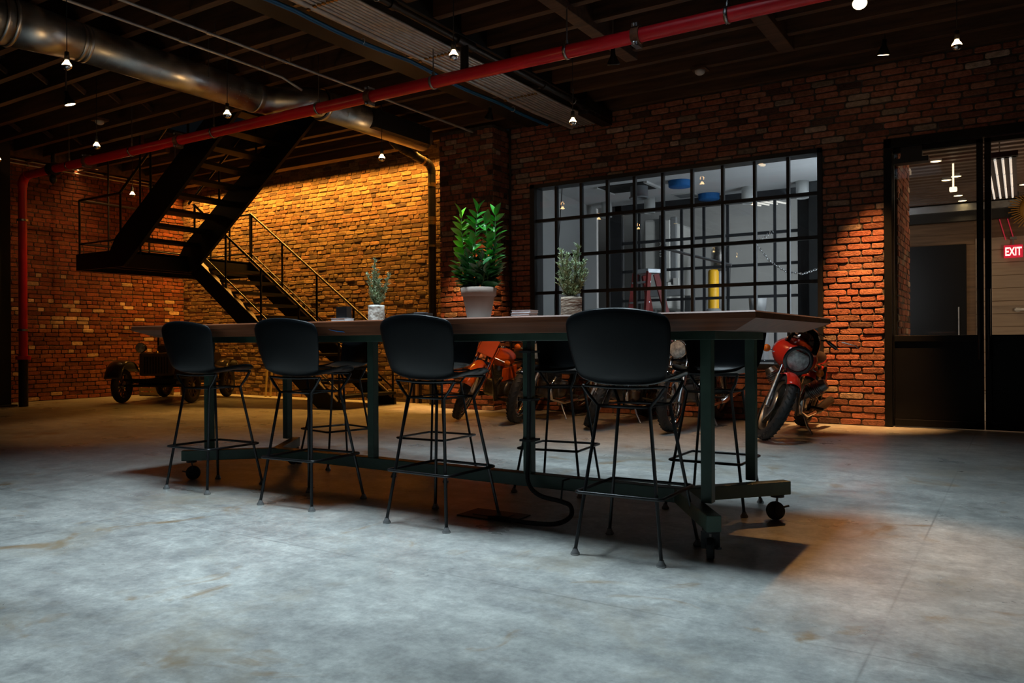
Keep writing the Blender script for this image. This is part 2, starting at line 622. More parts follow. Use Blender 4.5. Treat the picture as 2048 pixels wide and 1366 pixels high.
M['lamp_face'] = mat('lamp_face_glow', (1, 0.8, 0.6), 0.3, emis=(1, 0.7, 0.38), estr=14)
M['tube_glow'] = mat('tube_glow', (1, 0.95, 0.9), 0.3, emis=(1.0, 0.9, 0.8), estr=0.55)
M['down_glow'] = mat('downlight_glow', (1, 0.8, 0.5), 0.3, emis=(1.0, 0.68, 0.3), estr=7)
M['rod_glow'] = mat('rod_glow', (1, 0.9, 0.7), 0.3, emis=(1.0, 0.82, 0.55), estr=1.6)
M['exit_red'] = mat('exit_red', (0.4, 0.01, 0.02), 0.4, emis=(1.0, 0.02, 0.06), estr=0.55)
M['exit_text'] = mat('exit_text', (1, 0.8, 0.8), 0.4, emis=(1.0, 0.62, 0.6), estr=1.6)
M['sun_gold'] = mat('sun_gold', (0.42, 0.2, 0.02), 0.45, var=0.3, scale=20)
M['red_strip'] = mat('red_strip', (0.5, 0.02, 0.04), 0.4, emis=(1, 0.05, 0.1), estr=0.25)
M['corrug'] = mat('deck_metal', (0.16, 0.12, 0.1), 0.5, 0.3, var=0.2, scale=4)
M['plate'] = mat('floor_plate', (0.015, 0.015, 0.016), 0.5, var=0.2, scale=20)
# ------------------------------------------------------------------ structure: floor
Zc = 3.85          # underside of joists
fl = MB().bb(-13.7, 5.2, -4.2, 18.2, -0.2, 0).build('floor', M['concrete'])
tag(fl, 'polished grey concrete floor with rusty stains', kind='structure')

# ------------------------------------------------------------------ brick walls


def project(p):
    v = Vector(p) - Vector((0, 0, CAM_H))
    d = v.dot(_f)
    return 1024 + FPX * v.dot(_r) / d, 683 - FPX * v.dot(_u) / d, d


def unit_brick(seed, rough):
    r = random.Random(seed)
    out = []
    ch = (0.07, 0.2)           # corner cut along x / z
    octa = [(-0.5 + ch[0], -0.5), (0.5 - ch[0], -0.5), (0.5, -0.5 + ch[1]), (0.5, 0.5 - ch[1]), (0.5 - ch[0], 0.5), (-0.5 + ch[0], 0.5), (-0.5, 0.5 - ch[1]), (-0.5, -0.5 + ch[1])]
    tilt = (r.uniform(-1, 1) * rough * 0.12, r.uniform(-1, 1) * rough * 0.12)
    jit = [(r.uniform(-1, 1) * 0.012 * rough, r.uniform(-1, 1) * 0.04 * rough) for _ in octa]
    for k, (y, s1, s2) in enumerate(((0, 1, 1), (0.72, 1, 1), (1.0, 0.94, 0.84))):
        for (x, z), (jx, jz) in zip(octa, jit):
            yy = y + (0 if k == 0 else (x * tilt[0] + z * tilt[1]) * 2 + r.uniform(-0.12, 0.12) * rough)
            out.append(((x + jx) * s1, yy, (z + jz) * s2))
    fs = []
    for k in (0, 1):
        for i in range(8):
            j = (i + 1) % 8
            fs.append((k * 8 + i, (k + 1) * 8 + i, (k + 1) * 8 + j, k * 8 + j))
    fs.append(tuple(range(16, 24))[::-1])
    fs = [tuple(reversed(q)) for q in fs]
    return out, fs


def brick_field(parent, o, ud, nd, u1, v0, v1, holes, tone, proud=0.012, rough=1.0, nind=300, Lb=0.208, Hc=0.07, joint=0.011, seed=1, bond=6, zone=None):
    """bricks on the plane through o with u along ud, normal nd"""
    R = random.Random(seed)
    o, ud, nd = Vector(o), Vector(ud), Vector(nd)
    variants = [unit_brick(seed * 100 + k, rough) for k in range(20)]
    items = []
    n = int(round((v1 - v0) / Hc))
    Hc = (v1 - v0) / n
    for c in range(n):
        zc = v0 + (c + 0.5) * Hc
        spans = [(0.0, u1)]
        for (a, b, lo, hi) in holes:
            if lo < zc < hi:
                ns = []
                for s in spans:
                    if b <= s[0] or a >= s[1]:
                        ns.append(s)
                    else:
                        if a > s[0]:
                            ns.append((s[0], a))
                        if b < s[1]:
                            ns.append((b, s[1]))
                spans = ns
        head = bond and c % bond == bond - 1
        L = Lb * 0.5 if head else Lb
        for (a, b) in spans:
            u = a - (L * (0.5 if c % 2 else 0.0) + R.uniform(-0.02, 0.02) * (0.5 if head else 1)) - (0 if not c % 2 else 0)
            while u < b:
                l = L * R.uniform(0.93, 1.06)
                if not head and R.random() < 0.08:
                    l *= 0.55
                p, q = max(u, a), min(u + l - joint, b - joint * 0.3)
                if q - p > 0.03:
                    items.append((0.5 * (p + q), zc + R.uniform(-1, 1) * 0.004 * rough, q - p, (Hc - joint) * R.uniform(0.93, 1.05), proud * R.uniform(0.65, 1.35) * (1 if R.random() > 0.04 * rough else 0.25), R.uniform(-1, 1) * 0.012 * rough, R.randrange(20)))
                u += l
    bx = Matrix((ud, nd, V(0, 0, 1))).transposed()
    info = []
    for it in items:
        w = o + ud * it[0] + V(0, 0, it[1])
        px, py, d = project(w)
        vis = d > 0.5 and -5 < px < 2053 and -5 < py < 1371 and (zone is None or zone(w))
        info.append((d if vis else 1e6 + d, w, it))
    info.sort(key=lambda t: t[0])
    ind = [t for t in info if t[0] < 1e6][:nind]
    rest = info[len(ind):]
    meshes = []
    for k, (vs, fs) in enumerate(variants):
        me = bpy.data.meshes.new('brick')
        me.from_pydata(vs, [], fs)
        me.materials.append(M['brick'])
        meshes.append(me)
    for d, w, (u, z, l, h, pr, rot, vi) in ind:
        b = bpy.data.objects.new('brick', meshes[vi])
        COL.objects.link(b)
        b.parent = parent
        Rm = bx @ Matrix.Rotation(rot, 3, 'Y') @ Matrix.Diagonal((l, pr, h))
        b.matrix_basis = Matrix.Translation(w - parent.location) @ Rm.to_4x4()
        b.color = (*tone(R, w), 1)
    if rest:
        vs, fs, tn = [], [], []
        for d, w, (u, z, l, h, pr, rot, vi) in rest:
            Rm = bx @ Matrix.Rotation(rot, 3, 'Y') @ Matrix.Diagonal((l, pr, h))
            base = len(vs)
            A = np.array(variants[vi][0]) @ np.array(Rm).T + np.array(w - parent.location)
            vs += A.tolist()
            fs += [tuple(i + base for i in q) for q in variants[vi][1]]
            tn += [(*tone(R, w), 1)] * 24
        me = bpy.data.meshes.new('brickwork')
        me.from_pydata(vs, [], fs)
        at = me.color_attributes.new('tone', 'FLOAT_COLOR', 'POINT')
        at.data.foreach_set('color', np.array(tn, dtype=np.float32).ravel())
        me.materials.append(M['brick_mass'])
        b = bpy.data.objects.new('brickwork', me)
        COL.objects.link(b)
        b.parent = parent
        b['kind'] = 'stuff'


def tone_red(R, w):
    t = R.random()
    k = R.uniform(0.55, 1.35)
    if t < 0.07:
        return (0.3 * k, 0.2 * k, 0.14 * k)
    if t < 0.16:
        return (0.07 * k, 0.035 * k, 0.028 * k)
    g = R.uniform(0.3, 0.43)
    return (0.25 * k, 0.25 * k * g, 0.25 * k * g * 0.6)


def tone_wall(R, w):
    t = R.random()
    k = R.uniform(0.6, 1.25)
    if t < 0.08:
        return (0.36 * k, 0.25 * k, 0.18 * k)
    if t < 0.14:
        return (0.12 * k, 0.06 * k, 0.045 * k)
    g = R.uniform(0.32, 0.44)
    return (0.32 * k, 0.32 * k * g, 0.32 * k * g * 0.62)


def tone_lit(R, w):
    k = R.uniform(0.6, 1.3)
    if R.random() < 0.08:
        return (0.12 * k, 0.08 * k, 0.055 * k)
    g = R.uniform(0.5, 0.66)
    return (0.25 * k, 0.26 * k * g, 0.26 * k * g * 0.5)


def tone_left(R, w):
    k = R.uniform(0.6, 1.25)
    p = 0.16 if 0.75 < w.z < 1.75 else (0.03 if w.z < 2.4 else 0.0)
    if R.random() < p:
        return (0.55 * k, 0.36 * k, 0.2 * k)
    g = R.uniform(0.26, 0.36)
    return (0.24 * k, 0.24 * k * g, 0.24 * k * g * 0.45)


WY, LY, LX = 9.25, 9.45, -13.48
# window wall (with window and door openings)
wm = MB()
wx0, wx1 = -5.95, 1.6
ops = [(-5.60, -1.84, 0.6, 3.04), (-1.22, 0.66, 0.0, 3.04)]
for (a, b, lo, hi) in [(wx0, -5.60, 0, 4.15), (-5.60, -1.84, 0, 0.6), (-5.60, -1.84, 3.04, 4.15), (-1.84, -1.22, 0, 4.15), (-1.22, 0.66, 3.04, 4.15), (0.66, wx1, 0, 4.15)]:
    wm.bb(a, b, WY, WY + 0.28, lo, hi)
wall_w = wm.build('wall_window', M['mortar'])
tag(wall_w, 'dark red brick wall around the grid window and black doors', kind='structure')
brick_field(wall_w, (wx1, WY, 0), (-1, 0, 0), (0, -1, 0), wx1 - wx0, 0.0, 3.85, [(wx1 - b, wx1 - a, lo, hi) for a, b, lo, hi in ops], tone_wall, proud=0.015, rough=0.65, seed=1, joint=0.0135, Lb=0.235, Hc=0.0705, bond=0)
# lit wall
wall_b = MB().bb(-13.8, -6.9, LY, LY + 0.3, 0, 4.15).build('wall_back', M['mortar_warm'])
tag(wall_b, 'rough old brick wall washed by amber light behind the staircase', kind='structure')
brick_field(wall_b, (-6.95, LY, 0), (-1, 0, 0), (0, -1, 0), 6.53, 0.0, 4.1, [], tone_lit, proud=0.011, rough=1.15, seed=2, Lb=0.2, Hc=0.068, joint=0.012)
# left wall
wall_l = MB().bb(LX - 0.3, LX, -4.2, LY + 0.3, 0, 4.15).build('wall_left', M['mortar'])
tag(wall_l, 'red brick side wall with scattered tan bricks', kind='structure')
brick_field(wall_l, (LX, LY - 0.01, 0), (0, -1, 0), (1, 0, 0), 4.4, 0.0, 4.1, [], tone_left, proud=0.013, rough=0.9, seed=3)
# brick pier
pier = MB().bb(-6.85, -5.96, 8.86, 9.6, 0, 3.84).build('wall_pier', M['mortar'])
tag(pier, 'tall brick pier between the stair wall and the window', kind='structure')
brick_field(pier, (-5.955, 8.86, 0), (-1, 0, 0), (0, -1, 0), 0.895, 0, 3.8, [], tone_red, proud=0.012, rough=1.6, seed=4, nind=210)
brick_field(pier, (-5.96, 9.25, 0), (0, -1, 0), (1, 0, 0), 0.39, 0, 3.8, [], tone_red, proud=0.012, rough=1.6, seed=5, nind=80)
# walls behind and beside the camera
wr = MB().bb(5.0, 5.2, -4.2, 9.5, 0, 4.15).build('wall_right', M['dark_paint'])
wf = MB().bb(-13.7, 5.2, -4.2, -4.0, 0, 4.15).build('wall_front', M['dark_paint'])
we = MB().bb(1.6, 5.2, WY, WY + 0.28, 0, 4.15).build('wall_side', M['mortar'])
for o in (wr, wf, we):
    tag(o, kind='structure')

# ------------------------------------------------------------------ ceiling
# deck with added light-shaft openings and a stair opening
shaft_a = (-3.95, -2.85, 2.15, 3.25)
shaft_b = (-2.25, -1.15, 2.65, 3.75)
shaft_c = (-2.75, -1.65, 4.5, 5.6)
stair = (-10.9, -7.6, 6.55, 8.0)


def rects_minus(x0, x1, y0, y1, holes):
    xs = sorted({x0, x1, *[h[0] for h in holes], *[h[1] for h in holes]})
    ys = sorted({y0, y1, *[h[2] for h in holes], *[h[3] for h in holes]})
    for i in range(len(xs) - 1):
        for j in range(len(ys) - 1):
            cx, cy = (xs[i] + xs[i + 1]) / 2, (ys[j] + ys[j + 1]) / 2
            if not any(h[0] < cx < h[1] and h[2] < cy < h[3] for h in holes):
                yield xs[i], xs[i + 1], ys[j], ys[j + 1]


cm = MB()
for a, b, c, d in rects_minus(-13.8, 5.2, -4.2, 9.7, [shaft_a, shaft_b, shaft_c, stair]):
    cm.bb(a, b, c, d, 4.13, 4.19)
ceiling = cm.build('ceiling', M['deck'])
tag(ceiling, 'dark timber ceiling deck on heavy joists', kind='structure')
# unseen shafts, added to confine the overhead light downwards
for h in (shaft_a, shaft_b, shaft_c):
    s = MB()
    for (a, b, c, d) in ((h[0] - 0.03, h[0], h[2], h[3]), (h[1], h[1] + 0.03, h[2], h[3]), (h[0], h[1], h[2] - 0.03, h[2]), (h[0], h[1], h[3], h[3] + 0.03)):
        s.bb(a, b, c, d, 3.84, 5.1)
    s.bb(h[0], h[1], h[2], h[3], 5.1, 5.13)
    s.build('added_light_shaft', M['dark_paint'], ceiling)
jm = {}
y = -3.8
k = 0
JY = []
while y < 9.3:
    JY.append(y)
    y += 0.4325


def joist(x0, x1, y, w=0.075, z0=Zc, z1=4.13, m='joist', name='joist'):
    MB().bb(x0, x1, y - w / 2, y + w / 2, z0, z1).build(name, M[m], ceiling, bevel=0.004)


for y in JY:
    if y > 9.2:
        continue
    # left bay
    if stair[2] - 0.05 < y < stair[3] + 0.05:
        joist(-13.46, stair[0] - 0.1, y)
        joist(stair[1], -5.62, y)
    elif y > 1.0:
        joist(-13.46, -5.62, y)
    # right bay, trimmed around the added light shafts
    cuts = [h for h in (shaft_a, shaft_b, shaft_c) if h[2] - 0.06 < y < h[3] + 0.06]
    x = -4.46
    for h in sorted(cuts):
        if h[0] > x:
            joist(x, h[0] - 0.03, y)
        x = h[1] + 0.03
    joist(x, 4.98, y)
# stair trimmers
for yy in (stair[2], stair[3]):
    joist(stair[0] - 0.1, stair[1], yy, 0.09, 3.84)
# girder over the pier
MB().bb(-5.64, -4.46, -4.0, 9.24, 3.83, 4.13).build('girder', M['beam_black'], ceiling, bevel=0.006)
# edge beam hiding the wall wash
MB().bb(-13.44, -7.05, 8.82, 8.98, 3.73, 4.13).build('edge_beam', M['joist'], ceiling, bevel=0.006)
MB().bb(-12.98, -12.86, 5.0, 8.8, 3.8, 4.13).build('edge_beam', M['joist'], ceiling, bevel=0.006)
# timber headers between joists in the right bay
for (x, y0, y1, w) in ((-3.35, 5.75, 7.55, 0.13), (-1.95, 7.0, 8.15, 0.15)):
    MB().bb(x - w / 2, x + w / 2, y0, y1, 3.79, 4.05).build('header', M['joist'], ceiling, bevel=0.006)
# cross bridging between the left joists
br = MB()
for x in (-8.0, -9.4, -11.8):
    for a, b in zip(JY[:-1], JY[1:]):
        if 3.0 < a < 6.3:
            one = MB().bar((x, a + 0.04, 3.9), (x, b - 0.04, 4.1), 0.03, 0.05)
            one.build('bridging', M['joist'], ceiling)
            MB().bar((x + 0.06, a + 0.04, 4.1), (x + 0.06, b - 0.04, 3.9), 0.03, 0.05).build('bridging', M['joist'], ceiling)

# ------------------------------------------------------------------ window 1
fr = MB()
X0, X1, Z0, Z1 = -5.60, -1.84, 0.6, 3.04
fw = 0.05
for (a, b, c, d) in ((X0, X0 + fw + 0.02, Z0, Z1), (X1 - fw, X1, Z0, Z1), (X0, X1, Z0, Z0 + fw), (X0, X1, Z1 - fw, Z1)):
    fr.bb(a, b, WY - 0.03, WY + 0.2, c, d)
win = fr.build('window_1', M['black_steel'])
tag(win, 'wide black steel window of ten by five panes', kind='structure')
nx, nz = 10, 5
xs = [X0 + (X1 - X0) * i / nx for i in range(nx + 1)]
zs = [Z1 - (Z1 - Z0) * j / nz for j in range(nz + 1)]
for x in xs[1:-1]:
    MB().bb(x - 0.017, x + 0.017, WY + 0.02, WY + 0.075, Z0 + fw, Z1 - fw).build('mullion', M['black_steel'], win)
for z in zs[1:-1]:
    MB().bb(X0 + fw, X1 - fw, WY + 0.015, WY + 0.08, z - 0.02, z + 0.02).build('glazing_bar', M['black_steel'], win)
for i in range(nx):
    for j in range(nz):
        MB().bb(xs[i] + 0.012, xs[i + 1] - 0.012, WY + 0.045, WY + 0.049, zs[j + 1] + 0.015, zs[j] - 0.015).build('pane', M['clear_glass'], win)

# ------------------------------------------------------------------ double door
D0, D1, DT, DC = -1.22, 0.66, 3.04, -0.31
f = MB()
f.bb(D0, D0 + 0.075, WY - 0.03, WY + 0.2, 0, DT)
f.bb(D1 - 0.075, D1, WY - 0.03, WY + 0.2, 0, DT)
f.bb(D0, D1, WY - 0.03, WY + 0.2, DT - 0.1, DT)
door = f.build('door_1', M['door_black'], bevel=0.004)
tag(door, 'tall black steel double door with glazed upper half', kind='structure')
for s, (a, b) in enumerate(((D0 + 0.08, DC - 0.006), (DC + 0.006, D1 - 0.08))):
    lf = MB()
    st = 0.058
    y0, y1 = WY + 0.02, WY + 0.075
    lf.bb(a, a + (0.012 if s == 0 else st), y0, y1, 0.012, DT - 0.105)
    lf.bb(b - (st if s == 0 else 0.012), b, y0, y1, 0.012, DT - 0.105)
    lf.bb(a, b, y0, y1, 0.012, 0.085)
    lf.bb(a, b, y0, y1, 0.90, 0.965)
    lf.bb(a, b, y0, y1, DT - 0.15, DT - 0.105)
    leaf = lf.build('door_leaf', M['door_black'], door, bevel=0.004)
    MB().bb(a + 0.01, b - 0.01, WY + 0.04, WY + 0.06, 0.08, 0.905).build('door_panel', M['door_black'], leaf)
    MB().bb(a + 0.01, b - 0.01, WY + 0.046, WY + 0.05, 0.96, DT - 0.12).build('glazing', M['clear_glass'], leaf)
    hx = DC - 0.04 if s == 0 else DC + 0.04
    h = MB().cyl((hx, WY - 0.055, 0.72), (hx, WY - 0.055, 1.42), 0.016, n=10)
    for z in (0.78, 1.36):
        h.cyl((hx, WY + 0.025, z), (hx, WY - 0.055, z), 0.01, n=8)
    h.build('pull_handle', M['black_steel'], leaf)
MB().bb(-1.06, -0.86, WY - 0.0, WY + 0.1, DT - 0.23, DT - 0.1).bb(-1.12, -0.8, WY - 0.02, WY + 0.12, DT - 0.27, DT - 0.22).build('door_closer', M['black_steel'], door)

# ------------------------------------------------------------------ rooms behind the glass
# lobby behind the grid window
o = MB().bb(-6.75, -1.3, WY + 0.28, 12.55, 3.25, 3.32).build('ceiling_lobby', M['ceil_white'])
tag(o, 'pale grey ceiling of the lobby behind the window', kind='structure')
o = MB().bar((-5.98, 9.5, 1.63), (-6.35, 12.7, 1.63), 0.1, 3.26).build('wall_lobby', M['plaster'])
tag(o, 'plain grey lobby side wall behind the window', kind='structure')
o = MB().bb(-1.5, -1.36, WY + 0.28, 12.6, 0, 3.3).build('wall_partition', M['plaster'])
tag(o, 'partition between lobby and hall', kind='structure')
# far glazed partition
GY = 12.6
gx = [-5.84, -5.47, -4.72, -4.34, -3.95, -3.21, -2.86]
gz = [0.0, 0.6, 1.11, 1.61, 2.11, 2.6, 3.14]
w2 = MB()
for (a, b, c, d) in ((-6.0, -5.78, 0, 3.25), (-2.86, -2.66, 0, 3.25), (-5.9, -2.7, 3.1, 3.25)):
    w2.bb(a, b, GY - 0.05, GY + 0.06, c, d)
win2 = w2.build('window_2', M['dark_paint'])
tag(win2, 'dark glazed partition seen through the grid window', kind='structure')
for x in gx[1:-1]:
    MB().bb(x - 0.02, x + 0.02, GY - 0.02, GY + 0.03, 0, 3.1).build('mullion', M['dark_paint'], win2)
for z in gz[1:-1]:
    MB().bb(-5.8, -2.8, GY - 0.025, GY + 0.035, z - 0.022, z + 0.022).build('glazing_bar', M['dark_paint'], win2)
for i in range(len(gx) - 1):
    for j in range(2, len(gz) - 1):
        MB().bb(gx[i] + 0.01, gx[i + 1] - 0.01, GY + 0.003, GY + 0.006, gz[j] + 0.01, gz[j + 1] - 0.01).build('pane', M['clear_glass'], win2)
# solid dark wall right of it
o = MB().bb(-2.66, -1.5, GY - 0.05, GY + 0.1, 0, 3.3).build('wall_lobby_end', M['grey_paint'])
tag(o, 'dark end wall of the lobby', kind='structure')
# garage behind
o = MB().bb(-9.0, -2.2, 17.0, 17.2, 0, 5).build('wall_garage', M['plaster'])
tag(o, 'grey garage wall far behind', kind='structure')
o = MB().bb(-9.0, -8.8, 12.7, 17.2, 0, 5).build('wall_garage_side', M['plaster'])
tag(o, 'grey garage side wall', kind='structure')
cg = MB().bb(-9.0, -2.2, 12.7, 17.2, 4.6, 4.7).build('ceiling_garage', M['grey_paint'])
tag(cg, 'ribbed grey garage ceiling', kind='structure')
for k in range(9):
    MB().bb(-8.8, -2.3, 13.0 + 0.45 * k, 13.08 + 0.45 * k, 4.5, 4.6).build('rib', M['grey_paint'], cg)
o = MB().bb(-2.3, -2.2, 12.65, 17.2, 0, 4.7).build('wall_garage_end', M['grey_paint'])
tag(o, 'grey end wall between garage and hall', kind='structure')

# lobby ceiling fittings
for (x, y, lab) in ((-4.18, 11.1, 'round blue acoustic disc on the lobby ceiling, larger of the two'), (-4.17, 12.35, 'round blue acoustic disc on the lobby ceiling, smaller and farther one')):
    d = thing('acoustic_disc', lab, 'ceiling disc', (x, y, 3.25), group='blue discs on the lobby ceiling')
    MB().lathe([(0.0, -0.09), (0.155, -0.09), (0.165, -0.08), (0.165, 0.0)], 28).build('disc', M['ceil_blue'], d)
    MB().lathe([(0.17, -0.012), (0.17, 0.0), (0.1, 0.0)], 28).build('mounting_ring', M['ceil_blue'], d)
for k, x in enumerate((-5.85, -5.08, -3.49, -2.69)):
    lab = ['leftmost white cylinder light on the lobby ceiling', 'white cylinder light between the dark duct and the window bars', 'white cylinder light beside the smaller blue disc', 'rightmost white cylinder light on the lobby ceiling'][k]
    c = thing('cylinder_light', lab, 'ceiling light', (x, 12.12, 3.25), group='cylinder lights on the lobby ceiling')
    MB().lathe([(0.0, 0), (0.09, 0), (0.09, -0.25), (0.08, -0.255), (0.08, -0.24), (0.0, -0.24)], 24).build('housing', M['white_paint'], c)
    MB().lathe([(0.0, -0.242), (0.07, -0.242)], 20).build('lens', M['lens'], c)
c = thing('ceiling_duct', 'dark round duct stub under a square ceiling hatch', 'duct', (-4.82, 11.1, 3.25))
MB().lathe([(0.13, 0.0), (0.13, -0.16), (0.15, -0.17), (0.15, -0.19), (0.11, -0.19), (0.11, -0.02)], 28).build('collar', M['grey_paint'], c)
MB().bb(-0.55, 0.2, -0.28, 0.3, -0.012, 0.0).build('hatch', M['beam_black'], c)
MB().bb(-0.6, -0.55, -0.3, 0.32, -0.03, 0.0).build('hatch_edge', M['white_paint'], c)
MB().bb(0.2, 0.25, -0.3, 0.32, -0.03, 0.0).build('hatch_edge', M['white_paint'], c)
c = thing('ceiling_vent', 'flat square air vent on the lobby ceiling', 'vent', (-4.5, 12.2, 3.25))
MB().bb(-0.18, 0.18, -0.18, 0.18, -0.012, 0).build('frame', M['white_paint'], c)
for k in range(6):
    MB().bb(-0.14, 0.14, -0.13 + 0.05 * k, -0.105 + 0.05 * k, -0.02, -0.01).build('louvre', M['grey_paint'], c)
for (x, y, lab) in ((-2.76, 10.44, 'small round recessed light at the near end of the lobby ceiling'), (-5.75, 10.2, 'small round recessed light above the lobby side wall')):
    c = thing('recessed_light', lab, 'ceiling light', (x, y, 3.25))
    MB().lathe([(0.05, -0.012), (0.062, -0.01), (0.062, 0.0)], 20).build('trim_ring', M['white_paint'], c)
    MB().lathe([(0.0, -0.008), (0.05, -0.008)], 20).build('lens', M['down_glow'], c)
# stepladder in the lobby
ld = thing('stepladder', 'red fibreglass stepladder with grey steps in the lobby', 'ladder', (-4.75, 11.2, 0), math.radians(-30))
for s in (-1, 1):
    MB().bar((0.16 * s, -0.08, 1.95), (0.27 * s, -0.32, 0.0), 0.035, 0.1).build('front_rail', M['ladder_red'], ld)
    MB().bar((0.15 * s, 0.06, 1.92), (0.27 * s, 0.6, 0.0), 0.035, 0.085).build('rear_rail', M['ladder_red'], ld)
for k in range(6):
    z = 0.3 + 0.3 * k
    t = 1 - z / 1.95
    MB().bb(-(0.16 + 0.11 * t), 0.16 + 0.11 * t, -0.13 - 0.24 * t, -0.03 - 0.24 * t, z - 0.012, z + 0.012).build('step', M['alu'], ld)
MB().bb(-0.19, 0.19, -0.12, 0.12, 1.93, 2.0).build('top_cap', M['alu'], ld, bevel=0.01)
# boom bar and cord in the lobby
bo = thing('boom_bar', 'slim steel bar sloping down across the lobby with a hanging cord', 'bar', (-4.05, 11.5, 0))
MB().tube([(-0.53, 0, 2.33), (0.5, 0, 2.02)], 0.02, 8).build('bar', M['alu'], bo)
MB().tube([(0.48, 0, 2.02), (0.47, 0, 1.6), (0.42, 0, 1.2), (0.4, 0, 0.02)], 0.004, 5).build('cord', M['rubber'], bo)
MB().bar((-0.53, 0, 0.0), (-0.53, 0, 2.4), 0.04, 0.04).build('post', M['grey_paint'], bo)
MB().cyl((-0.53, 0, 0), (-0.53, 0, 0.02), 0.12).build('foot_plate', M['grey_paint'], bo)
# chain
ch = thing('chain', 'sagging steel chain strung across the lobby behind the window', 'chain', (-2.7, 11.0, 0))
cp = [(-3.21, 2.62), (-3.07, 2.26), (-2.87, 1.99), (-2.67, 1.85), (-2.45, 1.80), (-2.25, 1.86), (-2.05, 2.02), (-1.55, 2.5)]
path = []
for i in range(len(cp) - 1):
    for t in range(7):
        q = t / 7
        path.append(V(cp[i][0] * (1 - q) + cp[i + 1][0] * q, 11.0 if i else 12.55 - 1.55 * q, cp[i][1] * (1 - q) + cp[i + 1][1] * q))
lm = MB().tube([(0.026 * math.cos(t), 0.011 * math.sin(t), 0) for t in [2 * PI * k / 10 for k in range(10)]], 0.005, 5, closed=True)
proto = None
for i in range(len(path) - 1):
    d = path[i + 1] - path[i]
    if proto is None:
        proto = lm.build('link', M['chrome'], ch)
        l = proto
    else:
        l = proto.copy()
        COL.objects.link(l)
        l.parent = ch
    l.location = (path[i] + path[i + 1]) / 2 - ch.location
    l.rotation_euler = (Matrix.Rotation(-math.atan2(d.z, d.x), 3, 'Y') @ Matrix.Rotation(PI / 2 * (i % 2), 3, 'X')).to_euler()
# tall rope/cable loops either side of lobby
for (x, y, lab) in ((-5.5, 9.75, 'slanting thin dark cable just inside the window at its far end'), (-1.78, 9.9, 'slim hanging cable with a dark knob inside the window by the door')):
    c = thing('hanging_cable', lab, 'cable', (x, y, 0))
    if x < -4:
        MB().tube([(-0.0, 0, 0.05), (-0.02, 0, 1.5), (0.12, 0, 3.2)], 0.006, 6).build('cable', M['rubber'], c)
    else:
        MB().tube([(-0.14, 0, 0.05), (-0.06, 0, 1.3), (0.05, 0, 3.2)], 0.009, 6).build('cable', M['rust'], c)
        MB().sphere((-0.06, 0, 1.33), 0.035).build('knob', M['rubber'], c)
# dark column near the door side of the lobby
o = MB().bb(-2.62, -2.46, 12.2, 12.4, 0, 3.25).build('lobby_column', M['beam_black'])
tag(o, 'dark square steel column at the far right of the lobby', 'column')
# garage things
b = thing('safety_bollard', 'bright yellow safety bollard in the garage', 'bollard', (-4.82, 14.5, 0))
MB().lathe([(0.1, 0.0), (0.1, 2.2), (0.08, 2.24), (0.0, 2.25)], 24).build('post', M['yellow'], b)
MB().lathe([(0.14, 0.0), (0.14, 1.5), (0.105, 1.52)], 24).build('base_sleeve', M['grey_paint'], b)
c = thing('air_filter_canister', 'perforated dark canister on a stand behind the yellow bollard', 'canister', (-4.85, 14.95, 0))
MB().lathe([(0.0, 2.75), (0.1, 2.73), (0.15, 2.66), (0.16, 2.5), (0.16, 2.25), (0.0, 2.25)], 20).build('body', M['engine'], c)
MB().cyl((0, 0, 0), (0, 0, 2.26), 0.05).build('stand', M['grey_paint'], c)
v = thing('parked_box_truck', 'white box truck cab seen end-on in the garage', 'truck', (-5.95, 14.8, 0))
MB().bb(-0.3, 0.16, -0.25, 1.4, 1.55, 3.3).build('body', M['white_paint'], v, bevel=0.06)
MB().bb(0.165, 0.28, -0.3, -0.22, 2.05, 3.25).build('front_panel', M['white_paint'], v, bevel=0.015)
MB().bb(0.285, 0.4, -0.28, -0.2, 2.0, 3.3).build('side_panel', M['grey_paint'], v, bevel=0.015)
MB().bb(0.06, 0.16, -0.3, -0.24, 2.0, 3.35).build('pillar', M['dark_paint'], v, bevel=0.015)
MB().bb(-0.25, 0.55, -0.32, -0.2, 1.78, 1.95).build('bumper', M['grey_paint'], v, bevel=0.02)
MB().bb(0.36, 0.46, -0.34, -0.3, 1.98, 2.12).build('licence_plate', M['white_paint'], v)
for (x, yy) in ((-0.22, 0.1), (0.5, 0.1), (-0.22, 1.1), (0.5, 1.1)):
    MB().bb(x - 0.05, x + 0.05, yy - 0.06, yy + 0.06, 0.55 if True else 0, 1.8).build('lift_leg', M['grey_paint'], v)
MB().bb(-0.5, 0.75, -0.4, 1.5, 0.0, 0.6).build('plinth', M['white_paint'], v, bevel=0.02)
text('lettering', 'SU   VA', 0.11, 0.002, M['white_paint'], v, (0.145, -0.303, 2.72), (PI / 2, -PI / 2, 0))
b = thing('storage_tub', 'dark plastic tub on a stand beside the hanging cord in the garage', 'tub', (-3.95, 14.3, 0))
MB().lathe([(0.0, 1.45), (0.14, 1.45), (0.16, 1.72), (0.15, 1.72), (0.13, 1.47)], 20).build('tub', M['grey_paint'], b)
MB().bb(-0.15, 0.15, -0.15, 0.15, 0.0, 1.45).build('stand', M['grey_paint'], b)
for k in range(4):
    t = thing('tube_light', ['slim garage tube light nearest the white truck', 'second slim garage tube light from the white truck', 'third slim garage tube light from the white truck', 'slim garage tube light farthest from the white truck'][k], 'tube light', (-4.9 + 0.16 * k, 14.4, 3.6), group='garage tube lights')
    MB().cyl((0, 0, 0), (0.55, 1.6, 0), 0.018, n=8).build('tube', M['tube_glow'], t)
    MB().cyl((0.1, 0.3, 0.01), (0.1, 0.3, 0.92), 0.006, n=6).build('hanger', M['grey_paint'], t)

